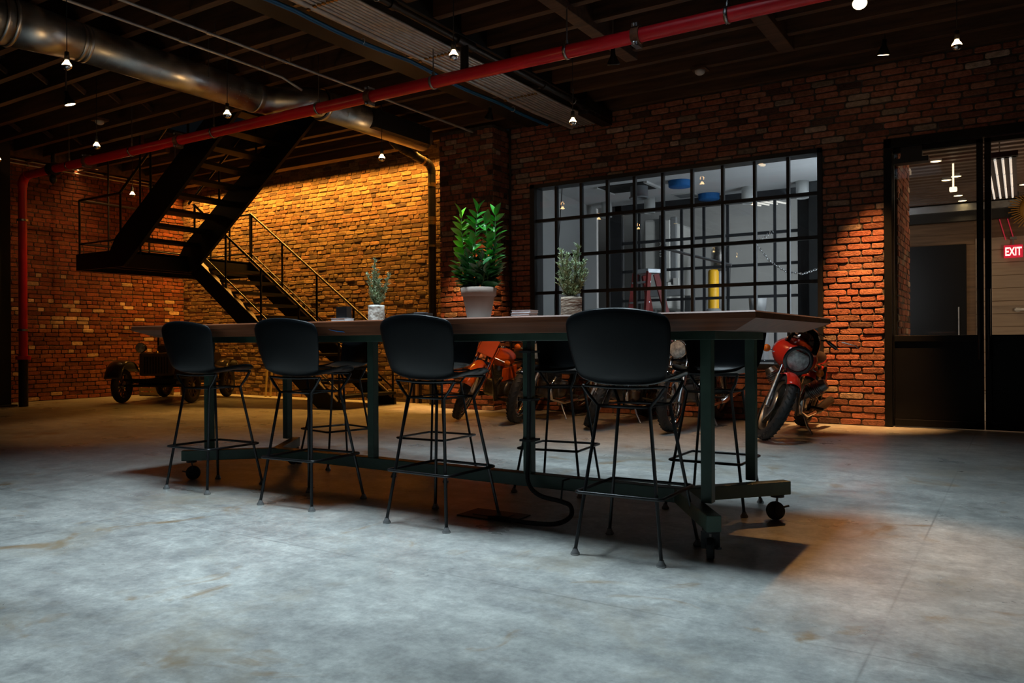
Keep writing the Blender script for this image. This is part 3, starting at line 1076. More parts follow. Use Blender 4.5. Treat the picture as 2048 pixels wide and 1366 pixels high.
# hall behind the double door
o = MB().bb(-1.36, -1.13, WY + 0.28, 10.6, 0, 3.34).build('wall_hall_jamb', M['mortar'])
tag(o, 'short brick return inside the double door', kind='structure')
brick_field(o, (-1.13, 10.6, 0), (0, -1, 0), (1, 0, 0), 1.06, 0, 3.3, [], tone_red, proud=0.01, rough=1.0, seed=8, nind=150)
HY = 16.4
hw = MB().bb(-2.2, 3.0, HY, HY + 0.15, 0, 3.6).build('wall_hall', M['hall_brown'])
tag(hw, 'brown boarded hall wall behind the door glass', kind='structure')
for k in range(12):
    MB().bb(-0.68, 2.9, HY - 0.015, HY, 0.02 + 0.225 * k, 0.235 + 0.225 * k).build('panel', M['wood_pale'], hw)
for k in range(3):
    MB().bb(-2.1, -0.7, HY - 0.015, HY, 2.62 + 0.2 * k, 2.81 + 0.2 * k).build('panel', M['hall_brown'], hw)
o = MB().bb(2.9, 3.0, WY + 0.28, HY, 0, 3.6).build('wall_hall_side', M['plaster'])
tag(o, 'plain side wall of the hall', kind='structure')
ch_ = MB().bb(-2.2, 3.0, WY + 0.28, HY + 0.1, 3.35, 3.45).build('ceiling_hall', M['corrug'])
tag(ch_, 'ribbed brown metal hall ceiling', kind='structure')
for k in range(28):
    y = WY + 0.4 + 0.24 * k
    MB().bb(-2.1, 2.9, y, y + 0.1, 3.31, 3.35).build('rib', M['corrug'], ch_)
MB().bb(-2.1, 2.9, HY - 0.5, HY - 0.38, 3.16, 3.28).build('beam', M['alu'], ch_)
MB().bb(-2.1, 2.9, HY - 0.38, HY - 0.2, 3.0, 3.18).build('beam', M['beam_black'], ch_)
d2 = MB().bb(-2.0, -0.82, HY - 0.1, HY - 0.01, 0.0, 2.62).build('door_2', M['door_black'])
tag(d2, 'black inner door seen through the glazed door', kind='structure')
MB().bb(-0.95, -0.93, HY - 0.14, HY - 0.1, 0.9, 1.5).build('pull_handle', M['alu'], d2)
d3 = MB().bb(-0.6, 1.2, HY - 0.05, HY - 0.015, 1.5, 1.58).bb(-0.66, -0.6, HY - 0.05, HY - 0.015, 0, 2.6).build('trim_1', M['wood_pale'])
tag(d3, 'pale rail and frame on the hall wall', kind='structure')
p = thing('push_bar', 'short grey push bar on the pale hall door', 'push bar', (-0.02, HY - 0.03, 1.43))
MB().bb(-0.08, 0.5, -0.07, -0.01, -0.025, 0.025).build('bar', M['alu'], p, bevel=0.008)
MB().bb(-0.06, 0.0, -0.03, 0.015, -0.035, 0.035).build('bracket', M['alu'], p)
# exit sign
ex = thing('exit_sign', 'glowing red exit sign behind the door glass', 'exit sign', (-0.11, HY - 0.1, 2.33))
MB().bb(-0.14, 0.14, -0.025, 0.025, 0.0, 0.22).build('housing', M['exit_red'], ex, bevel=0.01)
MB().cyl((0, 0, 0.21), (0, 0, 0.33), 0.014, n=8).build('stem', M['grey_paint'], ex)
MB().bb(-0.05, 0.05, -0.025, 0.09, 0.32, 0.36).build('bracket', M['grey_paint'], ex)
text('lettering', 'EXIT', 0.2, 0.003, M['exit_text'], ex, (0, -0.029, 0.04), (PI / 2, 0, 0), (0.6, 1, 1), 0.005)
# sun ornament
s = thing('sun_ornament', 'round golden sun ornament with fine rays beside the exit sign', 'ornament', (0.2, HY - 0.55, 3.1))
MB().lathe([(0.0, 0.06), (0.13, 0.055), (0.21, 0.025), (0.22, 0.0)], 32, ax=(0, -1, 0)).build('disc', M['sun_gold'], s)
for k in range(48):
    a = 2 * PI * k / 48
    e = 0.38 if k % 2 else 0.34
    MB().bar((0.22 * math.cos(a), 0, 0.22 * math.sin(a)), (e * math.cos(a), 0, e * math.sin(a)), 0.014, 0.014, up=(0, 1, 0)).build('ray', M['sun_gold'], s)
MB().cyl((0, 0.0, 0), (0, 0.06, 0.0), 0.02, n=8).bb(-0.01, 0.01, 0.03, 0.05, 0, 0.25).build('hanger', M['beam_black'], s)
# hall lights
for (x, y, lab) in ((-0.97, 11.02, 'round warm downlight nearest the door head in the hall'), (-0.95, 12.02, 'second warm hall downlight from the door head'), (-0.93, 13.53, 'warm hall downlight just left of the glowing rod'), (-0.79, 13.3, 'warm hall downlight just right of the glowing rod'), (-0.87, 15.1, 'warm hall downlight just below the glowing rod'), (-0.84, 15.7, 'warm hall downlight second from the back'), (0.05, 14.6, 'warm hall downlight beside the hanging tube fixture')):
    c = thing('hall_downlight', lab, 'ceiling light', (x, y, 3.31), group='hall downlights')
    MB().lathe([(0.065, 0.0), (0.07, -0.014), (0.07, 0.04)], 18).build('trim_ring', M['grey_paint'], c)
    MB().lathe([(0.0, -0.01), (0.065, -0.01)], 18).build('lens', M['down_glow'], c)
    light('downlight_glow', 'SPOT', (x, y, 3.28), (x, y, 0), 14, (1.0, 0.66, 0.36), spot=130, blend=0.8, radius=0.05)
c = thing('rod_pendant', 'slim glowing vertical rod pendant in the hall', 'pendant light', (-0.77, 12.36, 3.35))
MB().cyl((0, 0, -0.03), (0, 0, -0.36), 0.011, n=8).build('rod', M['rod_glow'], c)
MB().cyl((0, 0, 0.0), (0, 0, -0.03), 0.03, n=10).build('canopy', M['grey_paint'], c)
MB().bb(-0.045, 0.045, -0.04, 0.04, -0.42, -0.36).build('end_block', M['rod_glow'], c, bevel=0.01)
c = thing('tube_rack_light', 'hanging rack of four long tube lights in the hall', 'tube light', (-0.2, 11.6, 2.95))
for k in range(4):
    x = -0.12 + 0.075 * k
    for q in range(3):
        y0, y1 = -0.95 + 1.0 * q, -0.02 + 1.0 * q
        MB().cyl((x - 0.0 + 0.0 * q, y0, 0.02), (x, y1, 0.02), 0.013, n=8).build('tube', M['tube_glow'], c)
    MB().bb(x + 0.018, x + 0.058, -1.0, 2.02, 0.03, 0.045).build('reflector', M['dark_paint'], c)
for yy in (-0.98, 2.0):
    MB().bb(-0.15, 0.18, yy - 0.05, yy + 0.05, 0.03, 0.09).build('end_bracket', M['beam_black'], c)
    MB().cyl((0.0, yy, 0.08), (0.0, yy, 0.38), 0.008, n=6).build('hanger', M['alu'], c)
c = thing('red_wall_stripe', 'pair of slanting red light strips beneath the tube rack', 'light strip', (-0.3, HY - 0.03, 2.95))
for k in range(2):
    MB().bar((-0.02 + 0.12 * k, 0, 0.1), (0.08 + 0.12 * k, 0, -0.3), 0.016, 0.026, up=(0, 1, 0)).build('strip', M['red_strip'], c)

# ------------------------------------------------------------------ staircase
S = thing('steel_staircase', 'black steel staircase with landing and pipe railings against the lit brick wall', 'staircase', (-7.9, 8.5, 0))
Yn, Yf = 7.95, 9.06
LXr, LXl, LZ = -11.08, -12.22, 2.29
slope = 0.7


def zl(x):          # lower flight nosing line
    return LZ - (x - LXr) * slope


def stringer(y, pts, name='stringer', w=0.04):
    m = MB()
    vs = [V(p[0], y - w / 2, p[1]) for p in pts] + [V(p[0], y + w / 2, p[1]) for p in pts]
    n = len(pts)
    m.add(vs, [tuple(range(n)), tuple(range(2 * n - 1, n - 1, -1))] + [(i, n + i, n + (i + 1) % n, (i + 1) % n) for i in range(n)])
    return m.build(name, M['stair_black'], S, world=True)


xb = -7.86
for y in (Yn, Yf):
    stringer(y, [(LXr, LZ + 0.02), (LXr - 0.05, LZ + 0.02), (LXr - 0.05, LZ - 0.26), (LXr, LZ - 0.3), (xb - 0.45, 0.0), (xb, 0.0), (xb, 0.1), (xb - 0.06, zl(xb - 0.06) + 0.02)])
    # bright flange along the top edge
    MB().bar((LXr, y, LZ + 0.03), (xb - 0.06, y, zl(xb - 0.06) + 0.03), 0.075, 0.012).build('stringer_flange', M['flange'], S, world=True)
nt_ = 12
for k in range(1, nt_):
    z = LZ * (1 - k / nt_)
    x = LXr + (LZ - z) / slope
    MB().bb(x - 0.02, x + 0.25, Yn + 0.02, Yf - 0.02, z - 0.04, z).build('tread', M['stair_black'], S, world=True)
# landing
MB().bb(LXl, LXr, 6.72, 9.1, LZ - 0.03, LZ).build('landing_plate', M['stair_black'], S, world=True)
for (a, b, c, d) in ((LXl, LXr, 6.70, 6.74), (LXl, LXr, 9.08, 9.12), (LXl, LXl + 0.04, 6.72, 9.1), (LXr - 0.04, LXr, 6.72, 9.1)):
    MB().bb(a, b, c, d, LZ - 0.24, LZ + 0.01).build('landing_fascia', M['stair_black'], S, world=True)
for x in (LXl + 0.38, LXl + 0.76):
    MB().bb(x, x + 0.05, 6.74, 9.08, LZ - 0.2, LZ - 0.03).build('landing_beam', M['stair_black'], S, world=True)
# upper flight
Un, Uf = 6.72, 7.86
xt = LXr + (4.6 - LZ) / slope
for y in (Un, Uf):
    stringer(y, [(LXr - 0.25, LZ - 0.02), (LXr - 0.08, LZ + 0.2), (xt - 0.1, 4.72), (xt + 0.2, 4.5), (LXr + 0.3, LZ - 0.12), (LXr + 0.1, LZ - 0.24), (LXr - 0.1, LZ - 0.24)], w=0.05)
for k in range(1, 12):
    z = LZ + 0.19 * k
    x = LXr + 0.03 + (z - LZ) / slope
    MB().bb(x - 0.24, x + 0.02, Un + 0.02, Uf - 0.02, z - 0.045, z).build('tread', M['stair_black'], S, world=True)


def rail(pts, r=0.019, name='handrail', mt='rail_black'):
    MB().tube(pts, r, 8).build(name, M[mt], S, world=True)


def post(x, y, z0, z1, r=0.017):
    MB().cyl((x, y, z0), (x, y, z1), r, n=8).build('rail_post', M['stair_black'], S, world=True)


HR = 0.84
for y in (Yn, Yf):
    xa, xz = LXr + 0.0, xb - 0.05
    rail([(xa, y, zl(xa) + HR), (xz, y, zl(xz) + HR)])
    rail([(xa, y, zl(xa) + 0.17), (xz, y, zl(xz) + 0.17)], 0.014, 'mid_rail')
    for x in (LXr + 0.02, -10.3, -9.5, -8.7, xz):
        post(x, y, zl(x) - 0.02, zl(x) + HR)
# landing railings
for pts in ([(LXr - 0.05, 9.09, LZ + HR), (LXl + 0.03, 9.09, LZ + HR), (LXl + 0.03, 6.74, LZ + HR), (LXr + 0.0, 6.74, LZ + HR)],):
    rail(pts)
    rail([(p[0], p[1], p[2] - HR + 0.17) for p in pts], 0.014, 'mid_rail')
for (x, y) in ((LXl + 0.03, 6.74), (LXl + 0.03, 7.9), (LXl + 0.03, 9.09), (LXr - 0.05, 9.09), (LXr - 0.02, 6.74), (LXl + 0.55, 9.09)):
    post(x, y, LZ - 0.2, LZ + HR)
# upper railings
for y in (Un, Uf):
    x0u, x1u = LXr + 0.0, xt - 0.3
    rail([(x0u, y, LZ + HR), (x1u, y, LZ + (x1u - LXr) * slope + HR)])
    rail([(x0u, y, LZ + 0.2), (x1u, y, LZ + (x1u - LXr) * slope + 0.2)], 0.016, 'mid_rail')
    for x in (LXr + 0.75, LXr + 1.6):
        post(x, y, LZ + (x - LXr) * slope - 0.02, LZ + (x - LXr) * slope + HR)
# hanger rods from the ceiling to the landing
for (x, y) in ((LXl + 0.03, 7.2), (LXr + 0.5, 6.72)):
    post(x, y, LZ - 0.1, 4.1, 0.014)

# ------------------------------------------------------------------ red sprinkler main
RP = thing('sprinkler_main', 'bright red sprinkler pipe crossing the room with hangers and couplings', 'pipe', (-6.0, 6.05, 3.42))
rr = 0.058
MB().cyl((-12.32, 6.05, 3.42), (4.9, 6.05, 3.42), rr, n=20).build('pipe', M['red_pipe'], RP, world=True)
el = [(-12.32, 6.05, 3.42)] + [(-12.32 - 0.16 * math.sin(t), 6.05, 3.42 - 0.16 * (1 - math.cos(t))) for t in [PI / 2 * k / 6 for k in range(1, 7)]]
MB().tube(el, rr * 1.12, 14).build('elbow', M['red_pipe'], RP, world=True)
MB().cyl((-12.48, 6.05, 3.26), (-12.48, 6.05, 0.75), rr, n=18).build('riser', M['red_pipe'], RP, world=True)
for z in (2.75, 1.12):
    MB().cyl((-12.48, 6.05, z), (-12.48, 6.05, z + 0.03), rr * 1.3, n=18).build('pipe_collar', M['steel'], RP, world=True)
MB().cyl((-12.48, 6.05, 0.7), (-12.48, 6.05, 0.75), rr * 1.75, n=18).build('flange', M['red_pipe'], RP, world=True)
MB().cyl((-12.48, 6.05, 0.0), (-12.48, 6.05, 0.7), rr * 1.1, n=18).build('base_pipe', M['iron'], RP, world=True)
for x in (-2.64, -5.57, -8.72, -10.75, 1.0):      # grooved couplings
    cp_ = MB().cyl((x - 0.035, 6.05, 3.42), (x + 0.035, 6.05, 3.42), rr * 1.22, n=18).build('coupling', M['rust'], RP, world=True)
    for z in (-1, 1):
        b_ = MB().box((x, 6.05, 3.42 + z * rr * 1.32), (0.05, 0.1, 0.03)).sphere((x, 5.99, 3.42 + z * rr * 1.3), 0.016, 8, 6)
        b_.build('bolt', M['steel'], cp_, world=True)
for x in (-3.29, -1.89, -4.75, -6.3, -8.04, -9.7, -11.2):      # clevis hangers
    ring = [(x, 6.05 + rr * 1.12 * math.cos(t), 3.42 + rr * 1.12 * math.sin(t)) for t in [2 * PI * k / 16 for k in range(16)]]
    m = MB()
    vs = []
    for p in ring:
        vs += [V(p[0] - 0.014, p[1], p[2]), V(p[0] + 0.014, p[1], p[2])]
    m.add(vs, [(2 * i, 2 * ((i + 1) % 16), 2 * ((i + 1) % 16) + 1, 2 * i + 1) for i in range(16)], True)
    h = m.build('hanger_strap', M['steel'], RP, world=True, solid=0.004)
    MB().cyl((x, 6.05, 3.42 + rr), (x, 6.05, 4.1), 0.006, n=6).cyl((x, 6.05, 3.42 + rr), (x, 6.05, 3.42 + rr + 0.04), 0.014, n=6).build('hanger_rod', M['steel'], h, world=True)
# valve near the far end
MB().cyl((-11.68, 6.05, 3.42), (-11.56, 6.05, 3.42), rr * 1.6, n=16).sphere((-11.62, 6.05, 3.28), (0.05, 0.05, 0.07)).cyl((-11.62, 6.05, 3.47), (-11.62, 6.05, 3.64), 0.03, n=10).build('valve', M['iron'], RP, world=True)

# black sprinkler branch with tee to the main
BP = thing('sprinkler_branch', 'black sprinkler branch pipe running beside the conduits', 'pipe', (-4.4, 6.25, 3.72))
MB().cyl((-4.38, -3.9, 3.72), (-4.38, 9.2, 3.72), 0.03, n=12).build('pipe', M['iron'], BP, world=True)
MB().cyl((-4.38, 6.05, 3.72), (-4.38, 6.05, 3.472), 0.04, n=14).build('drop', M['iron'], BP, world=True)
MB().cyl((-4.38, 5.92, 3.72), (-4.38, 6.18, 3.72), 0.048, n=14).build('tee', M['iron'], BP, world=True)
for y in (5.0, 7.5, 8.4):
    MB().cyl((-4.38, y, 3.72), (-4.38, y + 0.06, 3.72), 0.042, n=14).build('coupling', M['iron'], BP, world=True)
for y in (4.85, 8.2):
    h = MB().tube([(-4.38 + 0.036 * math.cos(t), y, 3.72 + 0.036 * math.sin(t)) for t in [2 * PI * k / 12 for k in range(12)]], 0.006, 5, closed=True)
    h.cyl((-4.38, y, 3.75), (-4.38, y, 3.86), 0.005, n=6)
    h.build('hanger_strap', M['steel'], BP, world=True)

# ------------------------------------------------------------------ spiral duct
DU = thing('spiral_duct', 'large galvanised spiral air duct under the ceiling joists', 'duct', (-7.0, 5.0, 3.65))


def ductseg(a, b, r, r2=None, name='duct_section'):
    return MB().cyl(a, b, r, r2, n=36, caps=False).build(name, M['galv'], DU, world=True, solid=0.004)


dx = -7.16
ductseg((dx, -3.9, 3.64), (dx, 3.35, 3.64), 0.205)
ductseg((dx, 3.35, 3.64), (dx, 3.95, 3.65), 0.205, 0.164, 'reducer')
ductseg((dx, 3.95, 3.65), (dx, 5.95, 3.65), 0.164)
# offset elbows
ofs = [(dx, 5.95, 3.65), (dx + 0.02, 6.08, 3.65), (dx + 0.12, 6.17, 3.65), (dx + 0.3, 6.28, 3.65), (dx + 0.4, 6.36, 3.65), (dx + 0.42, 6.5, 3.65)]
MB().tube(ofs, 0.158, 32).build('offset_elbow', M['galv'], DU, world=True)
ductseg((dx + 0.42, 6.5, 3.65), (dx + 0.42, 8.35, 3.65), 0.164)
MB().bb(dx + 0.5, dx + 0.62, 7.2, 8.25, 3.52, 3.74).build('register_box', M['beam_black'], DU, world=True)
MB().cyl((dx + 0.42, 8.33, 3.65), (dx + 0.42, 8.36, 3.65), 0.166, n=32).build('end_cap', M['galv'], DU, world=True)


def band(x, y, z, r, w=0.03, m='galv'):
    MB().cyl((x, y - w / 2, z), (x, y + w / 2, z), r, n=36, caps=False).build('collar', M[m], DU, world=True, solid=0.006)


for y in (2.75, 3.28, 3.36):
    band(dx, y, 3.64, 0.212)
for y in (3.95, 4.0, 5.9):
    band(dx, y, 3.65, 0.168)
band(dx + 0.42, 6.52, 3.65, 0.178, 0.04)
# spiral lock seams
for (x, y0, y1, r, z, pitch) in ((dx, 2.0, 3.25, 0.2055, 3.64, 0.19), (dx, 4.05, 5.85, 0.1645, 3.65, 0.13), (dx + 0.42, 6.55, 8.3, 0.1645, 3.65, 0.13)):
    n = int((y1 - y0) / pitch)
    for k in range(n):
        pts = []
        for t in range(25):
            a = 2 * PI * t / 24
            pts.append((x + r * math.cos(a), y0 + pitch * (k + t / 24), z + r * math.sin(a)))
        MB().tube(pts, 0.0028, 4).build('lock_seam', M['galv'], DU, world=True)
for (x, y) in ((dx, 2.9), (dx, 5.2), (dx + 0.42, 7.0)):
    MB().cyl((x - 0.17, y, 3.65), (x - 0.17, y, 4.1), 0.005, n=6).cyl((x + 0.17, y, 3.65), (x + 0.17, y, 4.1), 0.005, n=6).build('hanger_rod', M['steel'], DU, world=True)

# ------------------------------------------------------------------ conduits
CB = thing('conduit_bank', 'bank of parallel galvanised conduits running below the black girder', 'conduit', (-4.8, 6.0, 3.75))
cx = [-5.03, -4.955, -4.9, -4.85, -4.80, -4.755, -4.71, -4.665, -4.62]
for i, x in enumerate(cx):
    r = (0.03, 0.019, 0.0165, 0.0165, 0.0165, 0.0155, 0.0155, 0.0155, 0.0155)[i]
    e = 8.95 - 0.03 * i
    pts = [(x, -3.9, 3.755), (x, 8.1, 3.755), (x + 0.02, 8.35, 3.74), (x + 0.09, 8.7, 3.715), (x + 0.12, 9.15, 3.71)]
    MB().tube(pts, r, 10).build('conduit', M['conduit'], CB, world=True)
for y in (3.1, 4.72, 6.2, 7.75):
    s_ = MB().bb(-5.2, -4.52, y - 0.02, y + 0.02, 3.782, 3.822).build('strut_channel', M['steel'], CB, world=True)
    for i, x in enumerate(cx):
        MB().bb(x - 0.012, x + 0.012, y - 0.015, y + 0.015, 3.722 if i else 3.712, 3.735).build('strap', M['brass'], s_, world=True)
MB().bb(-4.5, -4.36, 8.55, 9.2, 3.66, 3.84).build('junction_box', M['iron'], CB, world=True)
BC = thing('data_cable_bundle', 'sagging blue data cable bundle beside the conduits', 'cable', (-5.15, 6.0, 3.72))
for j in range(4):
    pts = []
    for k in range(60):
        y = -3.5 + 12.4 * k / 59
        sag = 0.025 * abs(math.sin(PI * (y - 3.1) / 1.55))
        pts.append((-5.15 + 0.012 * math.cos(j * 1.6) + 0.015 * math.sin(y * 2.3), y, 3.735 - sag + 0.012 * math.sin(j * 1.6)))
    MB().tube(pts, 0.011, 6).build('cable', M['blue_cable'], BC, world=True)
for y in (4.2, 5.5, 6.9, 8.1):
    MB().tube([(-5.15 + 0.03 * math.cos(t), y, 3.725 + 0.03 * math.sin(t)) for t in [2 * PI * k / 10 for k in range(10)]], 0.004, 4, closed=True).build('cable_tie', M['paper'], BC, world=True)
for (x, z, y1, lab) in ((-6.22, 3.75, 8.7, 'single grey conduit running above the far end of the duct'), (-6.62, 3.76, 5.6, 'single thin conduit ending in a bent cable above the duct')):
    c = thing('ceiling_conduit', lab, 'conduit', (x, 5.0, z))
    pts = [(x, -3.9, z), (x, 5.2, z), (x, min(6.0, y1 - 0.1), z)]
    if y1 > 6:
        pts += [(x + 0.05, 6.3, z - 0.02), (x + 0.05, y1, z - 0.02)]
    else:
        pts += [(x + 0.1, y1 + 0.15, z - 0.05), (x + 0.12, y1 + 0.4, z - 0.12)]
    MB().tube(pts, 0.014, 8).build('tube', M['conduit'], c, world=True)
    for y in (3.4, 4.6, 5.5):
        MB().cyl((x, y, z), (x, y + 0.05, z), 0.019, n=10).build('coupling', M['steel'], c, world=True)
        MB().cyl((x, y + 0.1, z), (x, y + 0.1, z + 0.11), 0.004, n=5).build('clip', M['steel'], c, world=True)
for (z, dz, lab) in ((3.86, 0, 'upper of two thin conduits along the top of the side wall'), (3.80, 0, 'lower of two thin conduits along the top of the side wall')):
    c = thing('wall_conduit', lab, 'conduit', (-13.42, 7.0, z))
    MB().tube([(-13.425, 5.0, z), (-13.425, 9.3, z)], 0.013, 8).build('tube', M['conduit'], c, world=True)
    for y in (6.6, 7.7, 8.7):
        MB().bb(-13.465, -13.41, y - 0.012, y + 0.012, z - 0.018, z + 0.018).build('strap', M['steel'], c, world=True)

# ------------------------------------------------------------------ drain stack by the pier
DP = thing('drain_stack', 'black drain pipe with brass couplings dropping beside the brick pier', 'pipe', (-7.3, 9.3, 0))
px_, py_ = -7.34, 9.3
pr = 0.058
MB().cyl((px_, py_, 0.0), (px_, py_, 3.42), pr, n=18).build('stack', M['iron'], DP, world=True)
el = [(px_, py_ - 0.14 * (1 - math.cos(t)), 3.42 + 0.14 * math.sin(t)) for t in [PI / 2 * k / 7 for k in range(8)]]
MB().tube(el, pr * 1.06, 16).build('elbow', M['iron'], DP, world=True)
hz = (px_, py_ - 0.14, 3.56)
he = (px_ - 0.06, py_ - 0.7, 3.7)
MB().cyl(hz, he, pr, n=18).build('branch', M['iron'], DP, world=True)
hv = Vector(he) - Vector(hz)
for t in (0.08, 0.38, 0.62, 0.72, 0.82):
    a = Vector(hz) + hv * t
    MB().cyl(a, a + hv.normalized() * 0.035, pr * 1.1, n=18).build('coupling_band', M['iron' if t > 0.1 else 'brass'], DP, world=True)
for z in (3.22, 2.72, 2.66):
    MB().cyl((px_, py_, z), (px_, py_, z + 0.055), pr * 1.09, n=18).build('coupling_band', M['brass'], DP, world=True)
for z in (2.33, 1.0):
    MB().cyl((px_, py_, z), (px_, py_, z + 0.03), pr * 1.12, n=18).bb(px_, px_ + 0.28, py_ - 0.015, py_ + 0.015, z, z + 0.03).build('wall_clamp', M['brass'], DP, world=True)
MB().tube([he, (he[0], he[1] - 0.08, 3.73), (he[0], he[1] - 0.1, 3.9)], pr * 1.1, 14).build('upper_elbow', M['iron'], DP, world=True)

# ------------------------------------------------------------------ bar table
TT = 1.039
T = thing('bar_table', 'long bar-height table with thick wooden top on a green steel frame with casters', 'table', (-2.95, 3.8, 0))
tx0, tx1, ty0, ty1 = -5.02, -0.87, 3.12, 4.56
e, bz, ins = TT - 0.03, TT - 0.076, 0.115
m = MB()
vs = []
for (i_, z) in ((0.006, TT), (0.0, TT - 0.006), (0.0, e), (ins, bz)):
    vs += [V(tx0 + i_, ty0 + i_, z), V(tx1 - i_, ty0 + i_, z), V(tx1 - i_, ty1 - i_, z), V(tx0 + i_, ty1 - i_, z)]
fs = [(0, 1, 2, 3)] + [(r * 4 + i, (r + 1) * 4 + i, (r + 1) * 4 + (i + 1) % 4, r * 4 + (i + 1) % 4) for r in range(3) for i in range(4)] + [(15, 14, 13, 12)]
m.add(vs, fs)
m.build('tabletop', M['walnut'], T, world=True)
ax0, ax1, ay0, ay1 = -4.74, -1.13, 3.44, 4.17
az0, az1 = 0.925, bz + 0.002
for (a, b) in (((ax0, ay0), (ax1, ay0)), ((ax0, ay1), (ax1, ay1)), ((ax0 + 0.025, ay0), (ax0 + 0.025, ay1)), ((ax1 - 0.025, ay0), (ax1 - 0.025, ay1)), ((ax0, 3.78), (ax1, 3.78))):
    MB().bar((a[0], a[1], (az0 + az1) / 2), (b[0], b[1], (az0 + az1) / 2), 0.05, az1 - az0).build('top_rail', M['green'], T, world=True, bevel=0.003)
for (x, y) in ((-1.18, 3.46), (-1.18, 4.14), (-4.69, 3.48), (-4.68, 4.16), (-3.43, 3.74), (-2.27, 3.72)):
    MB().bb(x - 0.025, x + 0.025, y - 0.025, y + 0.025, 0.2 if x < -4 or x > -2 else 0.2, az0 + 0.01).build('post', M['green'], T, world=True, bevel=0.003)
jR, jL = (-1.42, 3.74), (-4.34, 3.76)
MB().bar((jL[0] - 0.03, jL[1], 0.165), (jR[0] + 0.03, jR[1], 0.165), 0.075, 0.07).build('bottom_rail', M['green'], T, world=True, bevel=0.003)
feet = [((-1.07, 3.21), jR), ((-1.02, 4.22), jR), ((-4.78, 3.33), jL), ((-4.70, 4.26), jL)]
for (f_, j) in feet:
    MB().bar((f_[0], f_[1], 0.165), (j[0], j[1], 0.165), 0.062, 0.068).build('foot_arm', M['green'], T, world=True, bevel=0.003)
    d = (Vector((f_[0], f_[1], 0)) - Vector((j[0], j[1], 0))).normalized()
    c = Vector((f_[0], f_[1], 0)) - d * 0.06
    a = math.atan2(d.y, d.x) + random.uniform(-0.8, 0.8)
    w = V(-math.sin(a), math.cos(a), 0)
    fwd = V(math.cos(a), math.sin(a), 0)
    cs = MB().cyl(c + V(0, 0, 0.132), c + V(0, 0, 0.118), 0.034, n=16)
    for s in (-1, 1):
        cs.bar(c + w * 0.022 * s + V(0, 0, 0.12), c + w * 0.022 * s - fwd * 0.01 + V(0, 0, 0.045), 0.004, 0.034, up=w)
    cst = cs.build('caster', M['rubber'], T, world=True)
    wc = c - fwd * 0.01 + V(0, 0, 0.047)
    MB().lathe([(0.0, -0.016), (0.04, -0.016), (0.047, -0.01), (0.047, 0.01), (0.04, 0.016), (0.0, 0.016)], 20, o=wc, ax=w).build('wheel', M['rubber'], cst, world=True)
    MB().bar(wc + w * 0.03 + fwd * 0.0, wc + w * 0.04 + fwd * 0.07 + V(0, 0, 0.02), 0.012, 0.008).build('brake_lever', M['rubber'], cst, world=True)

# ------------------------------------------------------------------ stools
ST_PROF = [(0.215, 0.742), (0.19, 0.757), (0.10, 0.753), (0.0, 0.741), (-0.09, 0.731), (-0.155, 0.738), (-0.195, 0.768), (-0.217, 0.82), (-0.232, 0.88), (-0.246, 0.95), (-0.258, 1.01), (-0.266, 1.062)]
ST_W = [0.175, 0.195, 0.212, 0.214, 0.208, 0.2, 0.205, 0.218, 0.23, 0.238, 0.241, 0.222]


